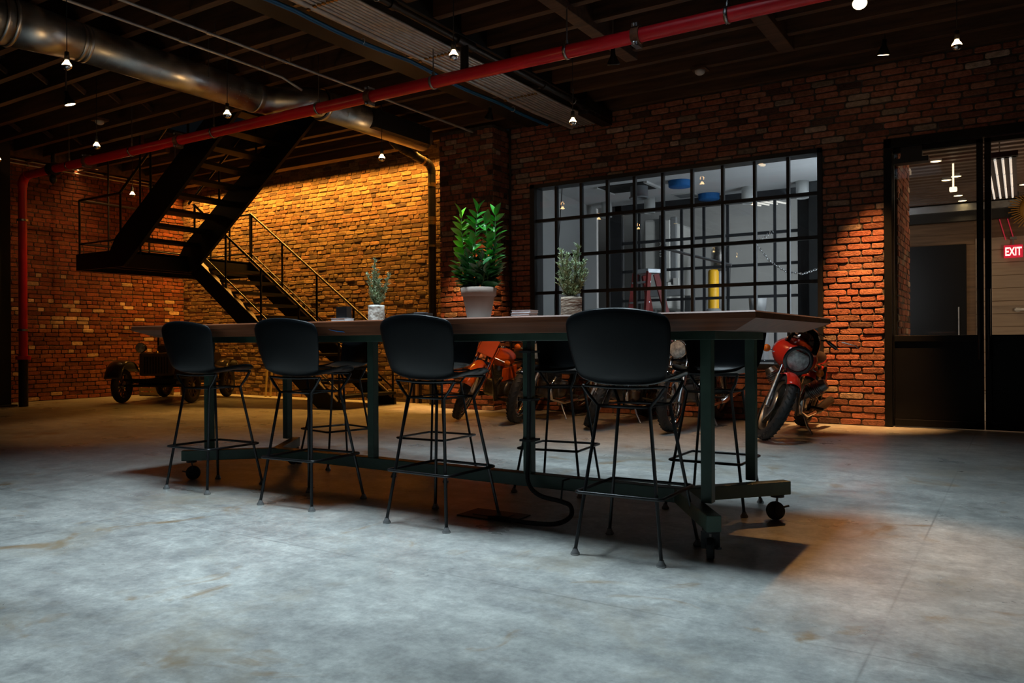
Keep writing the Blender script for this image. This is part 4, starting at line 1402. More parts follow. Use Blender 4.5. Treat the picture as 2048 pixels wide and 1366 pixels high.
def make_stool():
    t = thing('bar_stool', 'x', 'stool')
    nv, nu = len(ST_PROF), 13
    m = MB()
    vs = []
    for j, ((py, pz), w) in enumerate(zip(ST_PROF, ST_W)):
        back = min(1, max(0, (j - 4) / 3.0))
        for i in range(nu):
            u = -1 + 2 * i / (nu - 1)
            a = abs(u)
            y = py + back * 0.055 * a ** 2.2
            z = pz + (1 - back) * (0.012 * a ** 2 + 0.03 * a ** 4 * (1 if 1 < j < 7 else 0.2))
            if j == 0:
                y -= 0.045 * a ** 2.5
            if j == 1:
                y -= 0.03 * a ** 2.5
            if j == nv - 1:
                z -= 0.034 * a ** 2.2
            if j == nv - 2:
                z -= 0.012 * a ** 3
            vs.append(V(u * w, y, z))
    fs = [(j * nu + i, j * nu + i + 1, (j + 1) * nu + i + 1, (j + 1) * nu + i) for j in range(nv - 1) for i in range(nu - 1)]
    m.add(vs, fs, True)
    m.build('seat_shell', M['stool_black'], t, solid=0.011, sub=1)
    # padded seam between seat and back
    pts = [vs[5 * nu + i] + V(0, 0.004, 0.007) for i in range(1, nu - 1)]
    MB().tube(pts, 0.0035, 6).build('seam', M['stool_black'], t)
    feet = [(-0.195, -0.205), (0.195, -0.205), (0.215, 0.205), (-0.215, 0.205)]
    jt = [(-0.118, -0.125), (0.118, -0.125), (0.122, 0.11), (-0.122, 0.11)]
    mt = [(-0.19, -0.13, 0.728), (0.19, -0.13, 0.728), (0.17, 0.15, 0.742), (-0.17, 0.15, 0.742)]
    jz = 0.64
    MB().tube([(x, y, jz) for x, y in jt], 0.007, 6, closed=True).build('upper_frame', M['rod_black'], t)
    MB().tube([mt[0], (-0.06, -0.15, 0.722), (0.06, -0.15, 0.722), mt[1]], 0.007, 6).build('seat_support', M['rod_black'], t)
    MB().tube([mt[3], (-0.06, 0.15, 0.74), (0.06, 0.15, 0.74), mt[2]], 0.007, 6).build('seat_support', M['rod_black'], t)
    rr_ = []
    for (fx, fy), (jx, jy), (sx, sy, sz) in zip(feet, jt, mt):
        lg = MB().tube([(fx, fy, 0.018), (jx, jy, jz), ((jx + sx) / 2 + 0.005 * (1 if sx > 0 else -1), (jy + sy) / 2, (jz + sz) / 2), (sx, sy, sz)], 0.0082, 8).build('leg', M['rod_black'], t)
        MB().lathe([(0.0, 0.0), (0.02, 0.0), (0.0205, 0.007), (0.014, 0.016), (0.01, 0.028)], 12, o=(fx, fy, 0)).build('glide', M['glide'], lg)
    MB().tube(rrect(-0.197, 0.197, -0.2, 0.2, 0.27, 0.02, 3), 0.0075, 8, closed=True).build('foot_ring', M['rod_black'], t)
    return t


stool0 = make_stool()
near = [(-4.385, 3.285, 0.03), (-3.475, 3.265, 0.06), (-2.53, 3.275, -0.03), (-1.44, 3.255, 0.03)]
farl = [(-4.39, 4.39, PI - 0.25), (-3.42, 4.37, PI + 0.05), (-2.43, 4.34, PI + 0.12), (-1.44, 4.345, PI + 0.02)]
labs = ['black shell bar stool on the near side of the table, farthest from the doors', 'black shell bar stool on the near side, in front of the birch planter', 'black shell bar stool on the near side, in front of the large potted plant', 'black shell bar stool on the near side, closest to the doors',
        'black shell bar stool across the table, nearest the staircase', 'black shell bar stool across the table, in front of the orange motorcycle', 'black shell bar stool across the table, beside the hanging power cable', 'black shell bar stool across the table, in front of the red motorcycle']
for i, (x, y, a) in enumerate(near + farl):
    o = stool0 if i == 0 else copy_tree(stool0)
    o.location = (x, y, 0)
    o.rotation_euler = (0, 0, a)
    tag(o, labs[i], 'stool', 'bar stools around the long table')

# ------------------------------------------------------------------ things on the table
# large glossy potted plant
PX, PY = -2.70, 3.86
P = thing('potted_plant', 'large glossy-leaved plant in a pale clay pot on the table', 'plant', (PX, PY, TT))
MB().lathe([(0.0, 0.006), (0.066, 0.006), (0.094, 0.148), (0.094, 0.15), (0.103, 0.152), (0.107, 0.2), (0.098, 0.203), (0.092, 0.19), (0.088, 0.17), (0.0, 0.17)], 32).build('pot', M['terracotta'], P)
MB().lathe([(0.0, 0.0), (0.12, 0.0), (0.14, 0.012), (0.136, 0.014), (0.115, 0.005), (0.0, 0.006)], 32).build('saucer', M['paper_grey'], P)
MB().lathe([(0.0, 0.187), (0.05, 0.186), (0.09, 0.18)], 24).build('soil', M['soil'], P)


def leafmesh(L, w, fold, mt):
    m = MB()
    n = 6
    vs = []
    for k in range(n + 1):
        t = k / n
        ww = w * (math.sin(PI * t ** 0.85)) ** 0.8 if 0 < k < n else 0.0005
        bend = -0.16 * L * t * t
        vs += [V(L * t, -ww, bend + fold * ww), V(L * t, 0, bend), V(L * t, ww, bend + fold * ww)]
    fs = []
    for k in range(n):
        for s in (0, 1):
            fs.append((k * 3 + s, k * 3 + s + 1, (k + 1) * 3 + s + 1, (k + 1) * 3 + s))
    m.add(vs, fs, True)
    me = bpy.data.meshes.new('leaf')
    me.from_pydata(m.v, [], m.f)
    me.polygons.foreach_set('use_smooth', m.s)
    me.materials.append(M[mt])
    return me


leaves = {k: [leafmesh(L, w, f_, k) for L, w, f_ in ((0.09, 0.021, 0.4), (0.08, 0.023, 0.3), (0.07, 0.02, 0.45))] for k in ('leaf', 'leaf_deep', 'leaf_young')}
# stems: (lean in image right, lean in depth, height, tone)
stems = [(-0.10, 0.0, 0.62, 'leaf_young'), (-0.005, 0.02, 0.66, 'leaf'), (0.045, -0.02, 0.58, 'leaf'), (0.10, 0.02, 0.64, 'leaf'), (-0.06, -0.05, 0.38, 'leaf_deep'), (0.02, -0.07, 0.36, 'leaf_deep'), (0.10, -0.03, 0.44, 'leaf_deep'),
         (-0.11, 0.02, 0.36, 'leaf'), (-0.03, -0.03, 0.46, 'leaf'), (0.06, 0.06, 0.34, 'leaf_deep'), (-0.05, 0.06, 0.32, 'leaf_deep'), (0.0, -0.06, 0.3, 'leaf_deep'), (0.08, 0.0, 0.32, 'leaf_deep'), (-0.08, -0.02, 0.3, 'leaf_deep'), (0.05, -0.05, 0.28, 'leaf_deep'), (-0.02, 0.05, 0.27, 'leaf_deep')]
RL = random.Random(3)
rx, ry = _r0.x, _r0.y
fxv, fyv = -math.sin(YAW), math.cos(YAW)
for si, (ex, ed, hh, tone) in enumerate(stems):
    b0 = V(0, 0, 0.18) + (V(rx, ry, 0) * ex + V(fxv, fyv, 0) * ed) * 0.35
    top = V(0, 0, hh) + V(rx, ry, 0) * ex + V(fxv, fyv, 0) * ed
    pts = []
    for k in range(9):
        t = k / 8
        p = b0.lerp(top, t)
        bow = math.sin(PI * t) * 0.02
        p += V(rx, ry, 0) * bow * (1 if ex > 0 else -1)
        pts.append(p)
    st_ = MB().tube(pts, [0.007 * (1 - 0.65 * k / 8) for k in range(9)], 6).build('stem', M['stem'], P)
    nl = max(4, int((hh - 0.21) / 0.042)) + 2
    if hh < 0.34:
        nl = 6
    for q in range(nl):
        t = 0.18 + 0.8 * q / (nl - 1)
        k = min(7, int(t * 8))
        p = pts[k].lerp(pts[k + 1], t * 8 - k)
        dirn = (pts[k + 1] - pts[k]).normalized()
        for s in (-1, 1):
            side = V(rx, ry, 0) * math.cos(0.5 * math.sin(si * 2.1)) * s + V(fxv, fyv, 0) * math.sin(0.9 * math.sin(si * 1.7 + 1)) * s
            side.normalize()
            up = 0.55 + 0.5 * t + RL.uniform(-0.15, 0.15)
            d = (side + dirn * up + V(fxv, fyv, 0) * RL.uniform(-0.35, 0.35)).normalized()
            if q == nl - 1:
                d = (dirn * 1.6 + side * 0.5).normalized()
            zt = V(0, 0, 1)
            yv = zt.cross(d).normalized()
            zv = d.cross(yv)
            Rm = Matrix((d, yv, zv)).transposed() @ Matrix.Rotation(RL.uniform(-0.7, 0.7), 3, 'X')
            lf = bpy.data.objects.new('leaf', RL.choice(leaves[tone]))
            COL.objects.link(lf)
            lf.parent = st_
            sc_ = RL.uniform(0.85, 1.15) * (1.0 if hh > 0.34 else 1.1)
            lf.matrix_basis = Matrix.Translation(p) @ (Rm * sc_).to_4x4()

# two conifer sprigs in log planters


def conifer(x, y, label, potm, potr, poth, h, shoots, seed, gname):
    R = random.Random(seed)
    c = thing('log_planter', label, 'plant', (x, y, TT), group=gname)
    prof = [(0.0, 0.0), (potr * 0.96, 0.0), (potr, 0.01)]
    n = 9
    for k in range(1, n):
        prof.append((potr * (1 + R.uniform(-0.02, 0.02)), poth * k / n))
    prof += [(potr, poth), (potr * 0.8, poth), (potr * 0.78, poth - 0.012), (0.0, poth - 0.012)]
    MB().lathe(prof, 26).build('log_pot', M[potm], c)
    MB().lathe([(0.0, poth + 0.008), (potr * 0.5, poth + 0.006), (potr * 0.86, poth - 0.004)], 16).build('moss', M['soil'], c)
    m = MB()
    tw = MB()
    for (ex, ed, hh) in shoots:
        base = V(0, 0, poth - 0.01)
        top = V(rx, ry, 0) * ex + V(fxv, fyv, 0) * ed + V(0, 0, poth + hh)
        pts = [base.lerp(top, k / 6) + V(rx, ry, 0) * (math.sin(PI * k / 6) * 0.01 * (1 if ex > 0 else -1)) for k in range(7)]
        tw.tube(pts, [0.004 * (1 - 0.7 * k / 6) for k in range(7)], 4)
        nb = int(hh / 0.004)
        for q in range(nb):
            t = 0.06 + 0.94 * q / nb
            k = min(5, int(t * 6))
            p = pts[k].lerp(pts[k + 1], t * 6 - k)
            dn = (pts[k + 1] - pts[k]).normalized()
            ang = R.uniform(0, 2 * PI)
            sd = (V(math.cos(ang), math.sin(ang), 0) + dn * R.uniform(0.6, 1.4)).normalized()
            Lb = R.uniform(0.018, 0.045) * (1.15 - t * 0.75)
            tip = p + sd * Lb
            for z in range(5):
                f0 = p.lerp(tip, 0.15 + 0.2 * z)
                a2 = R.uniform(0, 2 * PI)
                nd_ = (V(math.cos(a2), math.sin(a2), R.uniform(-0.2, 0.8)) + sd * 0.9).normalized() * R.uniform(0.009, 0.018)
                wv = nd_.cross(V(R.uniform(-1, 1), R.uniform(-1, 1), R.uniform(-1, 1))).normalized() * 0.0023
                m.add([f0 - wv, f0 + wv, f0 + nd_ + wv * 0.5, f0 + nd_ - wv * 0.5], [(0, 1, 2, 3)])
            wv = sd.cross(V(0.3, 0.2, 1)).normalized() * 0.0012
            m.add([p - wv, p + wv, tip + wv, tip - wv], [(0, 1, 2, 3)])
    tw.build('twigs', M['stem'], c)['kind'] = 'stuff'
    m.build('foliage', M['needle'], c)['kind'] = 'stuff'


conifer(-3.47, 3.82, 'small grey-green conifer in a white birch-log planter on the table', 'birch', 0.052, 0.12, 0.29,
        [(-0.008, 0, 0.295), (-0.05, 0.0, 0.205), (0.085, 0.0, 0.2), (-0.015, 0.02, 0.21), (0.02, -0.02, 0.15), (0.045, 0.0, 0.11), (-0.035, -0.02, 0.11), (0.0, 0.03, 0.12), (0.06, 0.02, 0.12), (0.005, -0.01, 0.23)], 11, 'conifers in log planters')
conifer(-2.08, 3.86, 'small grey-green conifer in a brown bark-log planter on the table', 'bark', 0.058, 0.125, 0.28,
        [(-0.055, 0, 0.26), (0.04, 0.01, 0.285), (0.0, 0.02, 0.2), (-0.07, 0.0, 0.19), (0.07, 0.0, 0.2), (0.09, 0.01, 0.15), (-0.03, -0.03, 0.2), (0.02, -0.03, 0.2), (-0.075, -0.01, 0.1), (0.06, -0.02, 0.13), (0.02, 0.03, 0.25), (-0.02, 0.0, 0.24), (0.05, -0.03, 0.09), (-0.05, 0.03, 0.14)], 12, 'conifers in log planters')


def slab(name, x, y, z, sx, sy, sz, rot, m, label, cat, group=None, page=True):
    o = thing(name, label, cat, (x, y, z), rot, group)
    if page:
        MB().bb(-sx / 2 + 0.003, sx / 2 - 0.003, -sy / 2 + 0.003, sy / 2 - 0.001, 0.0015, sz - 0.0015).build('pages', M['paper'], o)
        MB().bb(-sx / 2, sx / 2, -sy / 2, sy / 2, 0, 0.0015).build('cover', M[m], o)
        MB().bb(-sx / 2, sx / 2, -sy / 2, sy / 2, sz - 0.0015, sz).build('cover', M[m], o)
    else:
        MB().bb(-sx / 2, sx / 2, -sy / 2, sy / 2, 0, sz).build('body', M[m], o, bevel=0.003)
    return o


bx_, by_ = -3.78, 3.84
slab('brochure', bx_, by_, TT, 0.13, 0.09, 0.022, 0.1, 'paper', 'lower white brochure stack piece under the black card holder', 'brochure', 'brochures on the table')
slab('brochure', bx_ - 0.008, by_, TT + 0.022, 0.125, 0.09, 0.022, 0.02, 'paper', 'upper white brochure directly under the black card holder', 'brochure', 'brochures on the table')
o = slab('card_holder', bx_, by_ + 0.005, TT + 0.044, 0.095, 0.05, 0.075, 0.03, 'box_black', 'tall black card holder standing on white brochures', 'card holder', page=False)
MB().bb(-0.04, 0.04, -0.027, -0.025, 0.006, 0.068).build('front_panel', M['box_black'], o)
o = slab('napkin_box', -3.13, 3.86, TT, 0.11, 0.08, 0.062, 0.05, 'box_black', 'low black box with a pale lid strip behind the third stool', 'box', page=False)
MB().bb(-0.04, 0.025, -0.03, 0.03, 0.062, 0.066).build('lid_strip', M['paper_grey'], o)
for k, (mm, rot, lab) in enumerate((('paper_grey', 0.0, 'bottom magazine of the small stack beside the bark planter'), ('paper_grey', 0.05, 'second magazine of the small stack beside the bark planter'), ('paper', -0.03, 'third magazine of the small stack beside the bark planter'), ('paper', 0.02, 'top magazine of the small stack beside the bark planter'))):
    slab('magazine', -2.36 + 0.004 * (k % 2), 3.82, TT + 0.0146 * k, 0.125, 0.09, 0.0144, rot, mm, lab, 'magazine', 'magazines on the table')
# strip of blue tape on the bevel
tp = thing('painter_tape', 'short torn strip of blue tape on the table edge', 'tape', (-3.16, 3.17, 0.985))
nrm = V(0, -0.37, -0.93).normalized()
m = MB()
vs = []
for t in range(6):
    q = t / 5
    x = -0.04 + 0.08 * q
    s0 = 0.012 + 0.03 * (1 - q) ** 2 - 0.005
    for dv in (-0.006, 0.007):
        sl = s0 + dv - 0.012
        vs.append(V(x, -0.05 * sl / 0.05 * 1.0, 0.0) + V(0, 0, 0.4 * sl) + nrm * 0.003)
m.add(vs, [(2 * i, 2 * i + 1, 2 * i + 3, 2 * i + 2) for i in range(5)])
m.build('strip', M['tape'], tp, solid=0.0008)

# power cable strapped to the middle post
pc = thing('power_cable', 'black power cable strapped down a table post and looping to the floor', 'cable', (-2.27, 3.66, 0))
pts = [(-2.25, 3.69, 0.92), (-2.245, 3.68, 0.6), (-2.25, 3.675, 0.3), (-2.23, 3.64, 0.17), (-2.14, 3.6, 0.115), (-2.0, 3.58, 0.1), (-1.93, 3.56, 0.085), (-1.9, 3.5, 0.045), (-1.95, 3.43, 0.018), (-2.1, 3.4, 0.014), (-2.25, 3.42, 0.014), (-2.33, 3.38, 0.014)]
sm = []
for i in range(len(pts) - 1):
    p0, p1, p2, p3 = [Vector(pts[max(0, min(len(pts) - 1, i + d))]) for d in (-1, 0, 1, 2)]
    for t in range(5):
        q = t / 5
        sm.append(0.5 * ((2 * p1) + (p2 - p0) * q + (2 * p0 - 5 * p1 + 4 * p2 - p3) * q * q + (3 * p1 - p0 - 3 * p2 + p3) * q ** 3))
MB().tube(sm, 0.012, 8).build('cable', M['rubber'], pc, world=True)
for z in (0.86, 0.6, 0.38):
    MB().bb(-2.3, -2.225, 3.665, 3.76, z, z + 0.012).build('strap', M['rubber'], pc, world=True)
MB().tube([(-1.99, 3.66, 0.205), (-1.99, 3.59, 0.205), (-1.99, 3.57, 0.11), (-1.99, 3.6, 0.09)], 0.005, 6).build('hook', M['rubber'], pc, world=True)
fb = thing('floor_box', 'flat dark floor outlet plate under the table by the power cable', 'floor box', (-2.36, 3.5, 0))
MB().bb(-0.17, 0.17, -0.1, 0.1, 0, 0.006).build('plate', M['plate'], fb, bevel=0.002)
MB().bb(-0.1, 0.1, -0.05, 0.05, 0.006, 0.009).build('lid', M['plate'], fb)

# ------------------------------------------------------------------ pendant bulbs
plabs = ['silvered pendant bulb hanging below the near end of the big duct', 'silvered pendant bulb beside the duct elbow', 'silvered pendant bulb in front of the lit brick wall near the drain pipe', 'silvered pendant bulb in front of the conduit bank, nearer one', 'silvered pendant bulb at the far end of the conduit bank',
         'silvered pendant bulb high above the black doors', 'silvered pendant bulb left of the stair landing', 'silvered pendant bulb seen through the upper stair railing', 'silvered pendant bulb at the left edge of the picture']
pos = [(-6.56, 3.53), (-6.65, 5.16), (-6.35, 7.1), (-3.79, 5.09), (-3.91, 7.31), (-0.41, 7.06), (-8.95, 5.15), (-11.41, 7.12), (-10.6, 4.85)]
p0 = None
for i, (x, y) in enumerate(pos):
    if p0 is None:
        p0 = thing('pendant_bulb', plabs[i], 'pendant light', (x, y, 3.2), group='silvered pendant bulbs')
        MB().cyl((0, 0, 0.1), (0, 0, 0.93), 0.004, n=6).build('cord', M['rubber'], p0)
        MB().lathe([(0.0, 0.115), (0.017, 0.11), (0.02, 0.05), (0.018, 0.042), (0.0, 0.042)], 14).build('socket', M['rubber'], p0)
        bb_ = MB().lathe([(0.014, 0.042), (0.02, 0.028), (0.034, 0.008), (0.037, -0.004)], 18).build('bulb', M['bulb'], p0)
        MB().lathe([(0.0372, -0.004), (0.034, -0.02), (0.022, -0.034), (0.0, -0.039)], 18).build('silver_cap', M['chrome'], bb_)
        o = p0
    else:
        o = copy_tree(p0)
        o.location = (x, y, 3.1 if i == 2 else 3.2)
        tag(o, plabs[i], 'pendant light', 'silvered pendant bulbs')
    light('pendant_glow', 'POINT', (x, y, 3.19 if i == 2 else 3.29), None, 1.0, (1.0, 0.5, 0.18), radius=0.03)

# reflector spot lamps
spots = [
    ((-8.6, 4.66, 3.5), (-8.2, 5.6, 0.0), 80, 70, 0.55, 'tilted reflector spot lamp below the joists left of the duct'),
    ((-10.9, 7.4, 3.5), (-13.2, 7.0, 2.0), 45, 62, 0.55, 'tilted reflector spot lamp in front of the stair stringer'),
    ((-1.03, 6.58, 3.5), (-0.45, 3.75, 0.0), 420, 24, 1.0, 'reflector spot lamp at the top edge above the red pipe'),
    ((-3.19, 6.77, 3.5), (-3.6, 7.9, 0.2), 190, 80, 0.6, 'reflector spot lamp hanging under the timber header'),
    ((-1.12, 8.5, 3.7), (-1.5, 9.24, 0.42), 1500, 33, 1.0, 'reflector spot lamp above the black doors'),
    ((-5.5, 8.1, 3.66), (-6.6, 8.86, 0.5), 1100, 32, 1.0, 'small reflector spot lamp beside the brick pier'),
]
for i, (l, tgt, en, ang, bl, lab) in enumerate(spots):
    s = thing('spot_lamp', lab, 'spot light', l, group='reflector spot lamps')
    d = (Vector(tgt) - Vector(l)).normalized()
    MB().lathe([(0.0, -0.14), (0.02, -0.14), (0.022, -0.09), (0.035, -0.06), (0.058, -0.012), (0.06, 0.0), (0.052, 0.004)], 22, ax=d).build('reflector', M['iron'], s)
    MB().lathe([(0.0, 0.001), (0.03, 0.001), (0.052, 0.003)], 22, ax=d).build('face', M['lamp_face'], s)
    top = -d * 0.14
    MB().tube([top, top + V(0, 0, 0.05), (top.x, top.y, 4.132 - l[2])], 0.009, 8).build('stem', M['steel'], s)
    light('spot_beam', 'SPOT', Vector(l) + d * 0.02, tgt, en, WARM, spot=ang, blend=bl, radius=0.025)
# smoke detectors
for (x, y, lab) in ((-10.11, 5.86, 'small round white smoke detector on a joist left of the duct'), (-2.9, 8.32, 'small round white smoke detector near the window wall')):
    s = thing('smoke_detector', lab, 'smoke detector', (x, y, 3.83))
    MB().lathe([(0.0, -0.045), (0.03, -0.045), (0.05, -0.03), (0.055, 0.0), (0.0, 0.0)], 20).build('body', M['white_paint'], s)
    MB().bb(-0.08, 0.08, -0.08, 0.08, 0.0, 0.025).build('mount', M['joist'], s)

# ------------------------------------------------------------------ motorcycles


def wheel(parent, name, c, R, tr, mats, style, steer=None):
    """wheel in the x/z plane at c, built under an empty-like mesh root (tyre)"""
    prof = []
    n = 10
    for k in range(n + 1):
        t = -0.62 * PI + 1.24 * PI * k / n
        prof.append((R - tr + tr * math.cos(t), tr * 0.95 * math.sin(t)))
    ty = MB().lathe(prof, 40, o=c, ax=(0, 1, 0))
    tyre = ty.build(name, M['rubber'], parent)
    # tread blocks
    tb = MB()
    for k in range(36):
        a = 2 * PI * k / 36
        for s in (-1, 1):
            a2 = a + 0.045 * s
            p = Vector(c) + V(math.cos(a2) * (R - 0.001), s * tr * 0.3, math.sin(a2) * (R - 0.001))
            q = Vector(c) + V(math.cos(a2 + 0.09) * (R - tr * 0.22), s * tr * 0.78, math.sin(a2 + 0.09) * (R - tr * 0.22))
            tb.bar(p, q, tr * 0.22, 0.006, up=(math.cos(a2), 0, math.sin(a2)))
    tbo = tb.build('tread', M['rubber'], tyre)
    tbo['kind'] = 'stuff'
    Ri = R - tr * 1.55
    MB().lathe([(Ri, -tr * 0.75), (Ri - 0.018, -tr * 0.5), (Ri - 0.02, 0), (Ri - 0.018, tr * 0.5), (Ri, tr * 0.75), (Ri + 0.012, tr * 0.7), (Ri + 0.012, -tr * 0.7), (Ri, -tr * 0.75)], 36, o=c, ax=(0, 1, 0)).build('rim', M[mats], tyre)
    MB().cyl(Vector(c) - V(0, 0.055, 0), Vector(c) + V(0, 0.055, 0), 0.032, n=14).build('hub', M['engine'], tyre)
    if style == 'cast':
        for k in range(6):
            a = 2 * PI * k / 6
            MB().bar(c, Vector(c) + V(math.cos(a) * Ri, 0, math.sin(a) * Ri), 0.022, 0.035, up=(0, 1, 0)).build('spoke', M[mats], tyre)
    else:
        sp = MB()
        for k in range(28):
            a = 2 * PI * k / 28
            s = 1 if k % 2 else -1
            sp.tube([Vector(c) + V(math.cos(a) * 0.03, 0.045 * s, math.sin(a) * 0.03), Vector(c) + V(math.cos(a + 0.25 * (1 if k % 4 < 2 else -1)) * Ri, 0, math.sin(a + 0.25 * (1 if k % 4 < 2 else -1)) * Ri)], 0.0016, 4)
        so = sp.build('wire_spokes', M['chrome'], tyre)
        so['kind'] = 'stuff'
    return tyre


def motorcycle(x, y, label, paint, style, yaw=-PI / 2, lean=13, steer=24, R=0.325):
    root = thing('motorcycle', label, 'motorcycle', (x, y + 0.72, 0.012), group='motorcycles parked along the window wall')
    root.rotation_euler = (Matrix.Rotation(yaw, 3, 'Z') @ Matrix.Rotation(math.radians(-lean), 3, 'X')).to_euler()
    pm = M[paint]
    WB = 0.72                                   # half wheelbase
    cast = style in ('fairing', 'naked')
    # rear wheel
    rw = wheel(root, 'rear_wheel', (-WB, 0, R), R, 0.062, 'gold' if cast else 'chrome', 'cast' if cast else 'wire')
    # front assembly: built upright, then turned about the steering axis
    rake = math.radians(27)
    head = V(WB - 0.02 - 0.62 * math.tan(rake), 0, 0.0)
    axd = V(-math.sin(rake), 0, math.cos(rake))
    fa = V(WB, 0, R)
    pivot = fa + axd * 0.6 - V(0.05, 0, 0)
    Rs = Matrix.Rotation(math.radians(steer), 4, axd)
    Ms = Matrix.Translation(pivot) @ Rs @ Matrix.Translation(-pivot)

    def turned(o):
        o.matrix_basis = Ms
        return o

    fw = turned(wheel(root, 'front_wheel', fa, R, 0.052, 'gold' if cast else 'chrome', 'cast' if cast else 'wire'))
    for s in (-1, 1):
        off = V(0, 0.085 * s, 0)
        top = fa + axd * 0.66 + off + V(-0.0, 0, 0)
        mid = fa + axd * 0.3 + off
        fk = turned(MB().cyl(mid, top, 0.018, n=12).build('fork_tube', M['chrome'], root))
        MB().cyl(fa + off - axd * 0.03, mid, 0.026, n=12).build('slider', M['engine' if style != 'black' else 'steel'], fk)
        if cast:
            MB().lathe([(0.05, 0.05 * s), (0.13, 0.052 * s), (0.13, 0.058 * s), (0.05, 0.06 * s)], 24, o=fa, ax=(0, 1, 0)).build('brake_disc', M['steel'], fw)
    for t in (0.42, 0.66):
        c = fa + axd * t
        turned(MB().box(c + V(-0.02, 0, 0), (0.07, 0.23, 0.035), Matrix.Rotation(-rake, 3, 'Y')).build('yoke', M['bike_black'], root, bevel=0.006))
    # front fender
    m = MB()
    nu = 14

    def fend(u, v):
        a0, a1 = (0.95, 2.6) if style != 'trail' else (0.5, 2.2)
        a = a0 + (a1 - a0) * u
        rr2 = R + (0.02 if style != 'trail' else 0.1)
        w = 0.068
        t = (v - 0.5) * 2
        drop = 0.04 * t * t
        return fa + V(math.cos(a) * (rr2 - drop), w * t, math.sin(a) * (rr2 - drop))

    m.grid(fend, nu, 6)
    turned(m.build('front_fender', pm if style != 'black' else M['chrome'], root, solid=0.004))
    # handlebar
    hb = fa + axd * 0.72 + V(-0.05, 0, 0)
    zb = 0.05 if style == 'fairing' else 0.1
    pts = [hb + V(-0.12, -0.36, zb - 0.01), hb + V(-0.05, -0.22, zb + 0.02), hb + V(0, -0.07, 0.0), hb + V(0, 0.07, 0.0), hb + V(-0.05, 0.22, zb + 0.02), hb + V(-0.12, 0.36, zb - 0.01)]
    bar = turned(MB().tube(pts, 0.011, 8).build('handlebar', M['bike_black' if cast else 'chrome'], root))
    for k in (0, 5):
        q = 1 if k == 0 else 4
        d = (pts[k] - pts[q]).normalized()
        MB().cyl(pts[k] - d * 0.11, pts[k] + d * 0.005, 0.017, n=10).build('grip', M['rubber'], bar)
        MB().tube([pts[k] - d * 0.13 + V(0.02, 0, 0), pts[k] - d * 0.08 + V(0.06, 0, 0), pts[k] + d * 0.02 + V(0.045, 0, 0)], 0.006, 6).build('lever', M['steel'], bar)
    # headlight
    hl = fa + axd * 0.56 + V(0.10, 0, -0.045 if style == 'fairing' else 0.0)
    hr = 0.104 if style == 'fairing' else 0.088
    h = None if style == 'trail' else turned(MB().lathe([(hr, 0.035), (hr * 1.08, 0.03), (hr * 1.05, -0.01), (hr * 0.85, -0.08), (hr * 0.4, -0.13), (0, -0.14)], 26, o=hl, ax=(1, 0, 0)).build('headlight', M['bike_black' if style in ('fairing', 'naked') else 'chrome'], root))
    if h is not None:
        MB().lathe([(0.0, 0.05), (hr * 0.5, 0.046), (hr * 0.97, 0.033)], 26, o=hl, ax=(1, 0, 0)).build('lens', M['lens'], h)
    # turn signals
    for s in (-1, 1):
        c = hl + V(-0.1, 0.27 * s, -0.03)
        sg = turned(MB().tube([hl + V(-0.08, 0.08 * s, -0.03), c], 0.007, 6).build('signal_stalk', M['chrome'], root))
        MB().lathe([(0.0, 0.04), (0.03, 0.03), (0.036, 0.0), (0.02, -0.03), (0, -0.03)], 16, o=c, ax=(1, 0, 0)).build('signal_lens', M['amber'], sg)
    if style == 'fairing':
        prof = [(hr * 1.12, 0.05), (hr * 1.28, 0.045), (0.15, 0.015), (0.18, -0.04), (0.195, -0.11), (0.195, -0.17)]
        m = MB()
        n = 32
        vs = []
        for k, (r, xx) in enumerate(prof):
            for i in range(n):
                a = 2 * PI * i / n
                ry_, rz_ = r * math.cos(a), r * math.sin(a)
                if rz_ > 0:
                    rz_ *= 0.98 if k < 2 else 0.8
                    xb_ = xx - max(0, rz_ - 0.1) * 0.9
                else:
                    rz_ *= 0.95 if k < 2 else 0.78
                    xb_ = xx
                vs.append(hl + V(xb_, ry_ * (1.06 if k > 2 else 1), rz_ + (0.012 if k > 1 else 0)))
        m.add(vs, [(k * n + i, k * n + (i + 1) % n, (k + 1) * n + (i + 1) % n, (k + 1) * n + i) for k in range(len(prof) - 1) for i in range(n)], True)
        fr_ = turned(m.build('fairing', pm, root, solid=0.005))
        MB().lathe([(hr * 1.0, 0.052), (hr * 1.16, 0.056), (hr * 1.3, 0.046)], 28, o=hl, ax=(1, 0, 0)).build('headlight_surround', M['bike_black'], fr_)

        def scr(u, v):
            a = PI * (0.06 + 0.88 * u)
            ph = PI / 2 * (0.02 + 0.98 * v)
            ex_, ey_, ez_ = 0.17, 0.165, 0.24
            return hl + V(-0.12 + ex_ * math.sin(a) * math.cos(ph) * 1.0, ey_ * math.cos(a) * (math.cos(ph) ** 0.6), 0.07 + ez_ * math.sin(ph))

        m = MB().grid(scr, 18, 10)
        sc_ = m.build('windscreen', M['smoke_glass'], root, solid=0.003)
        turned(sc_)
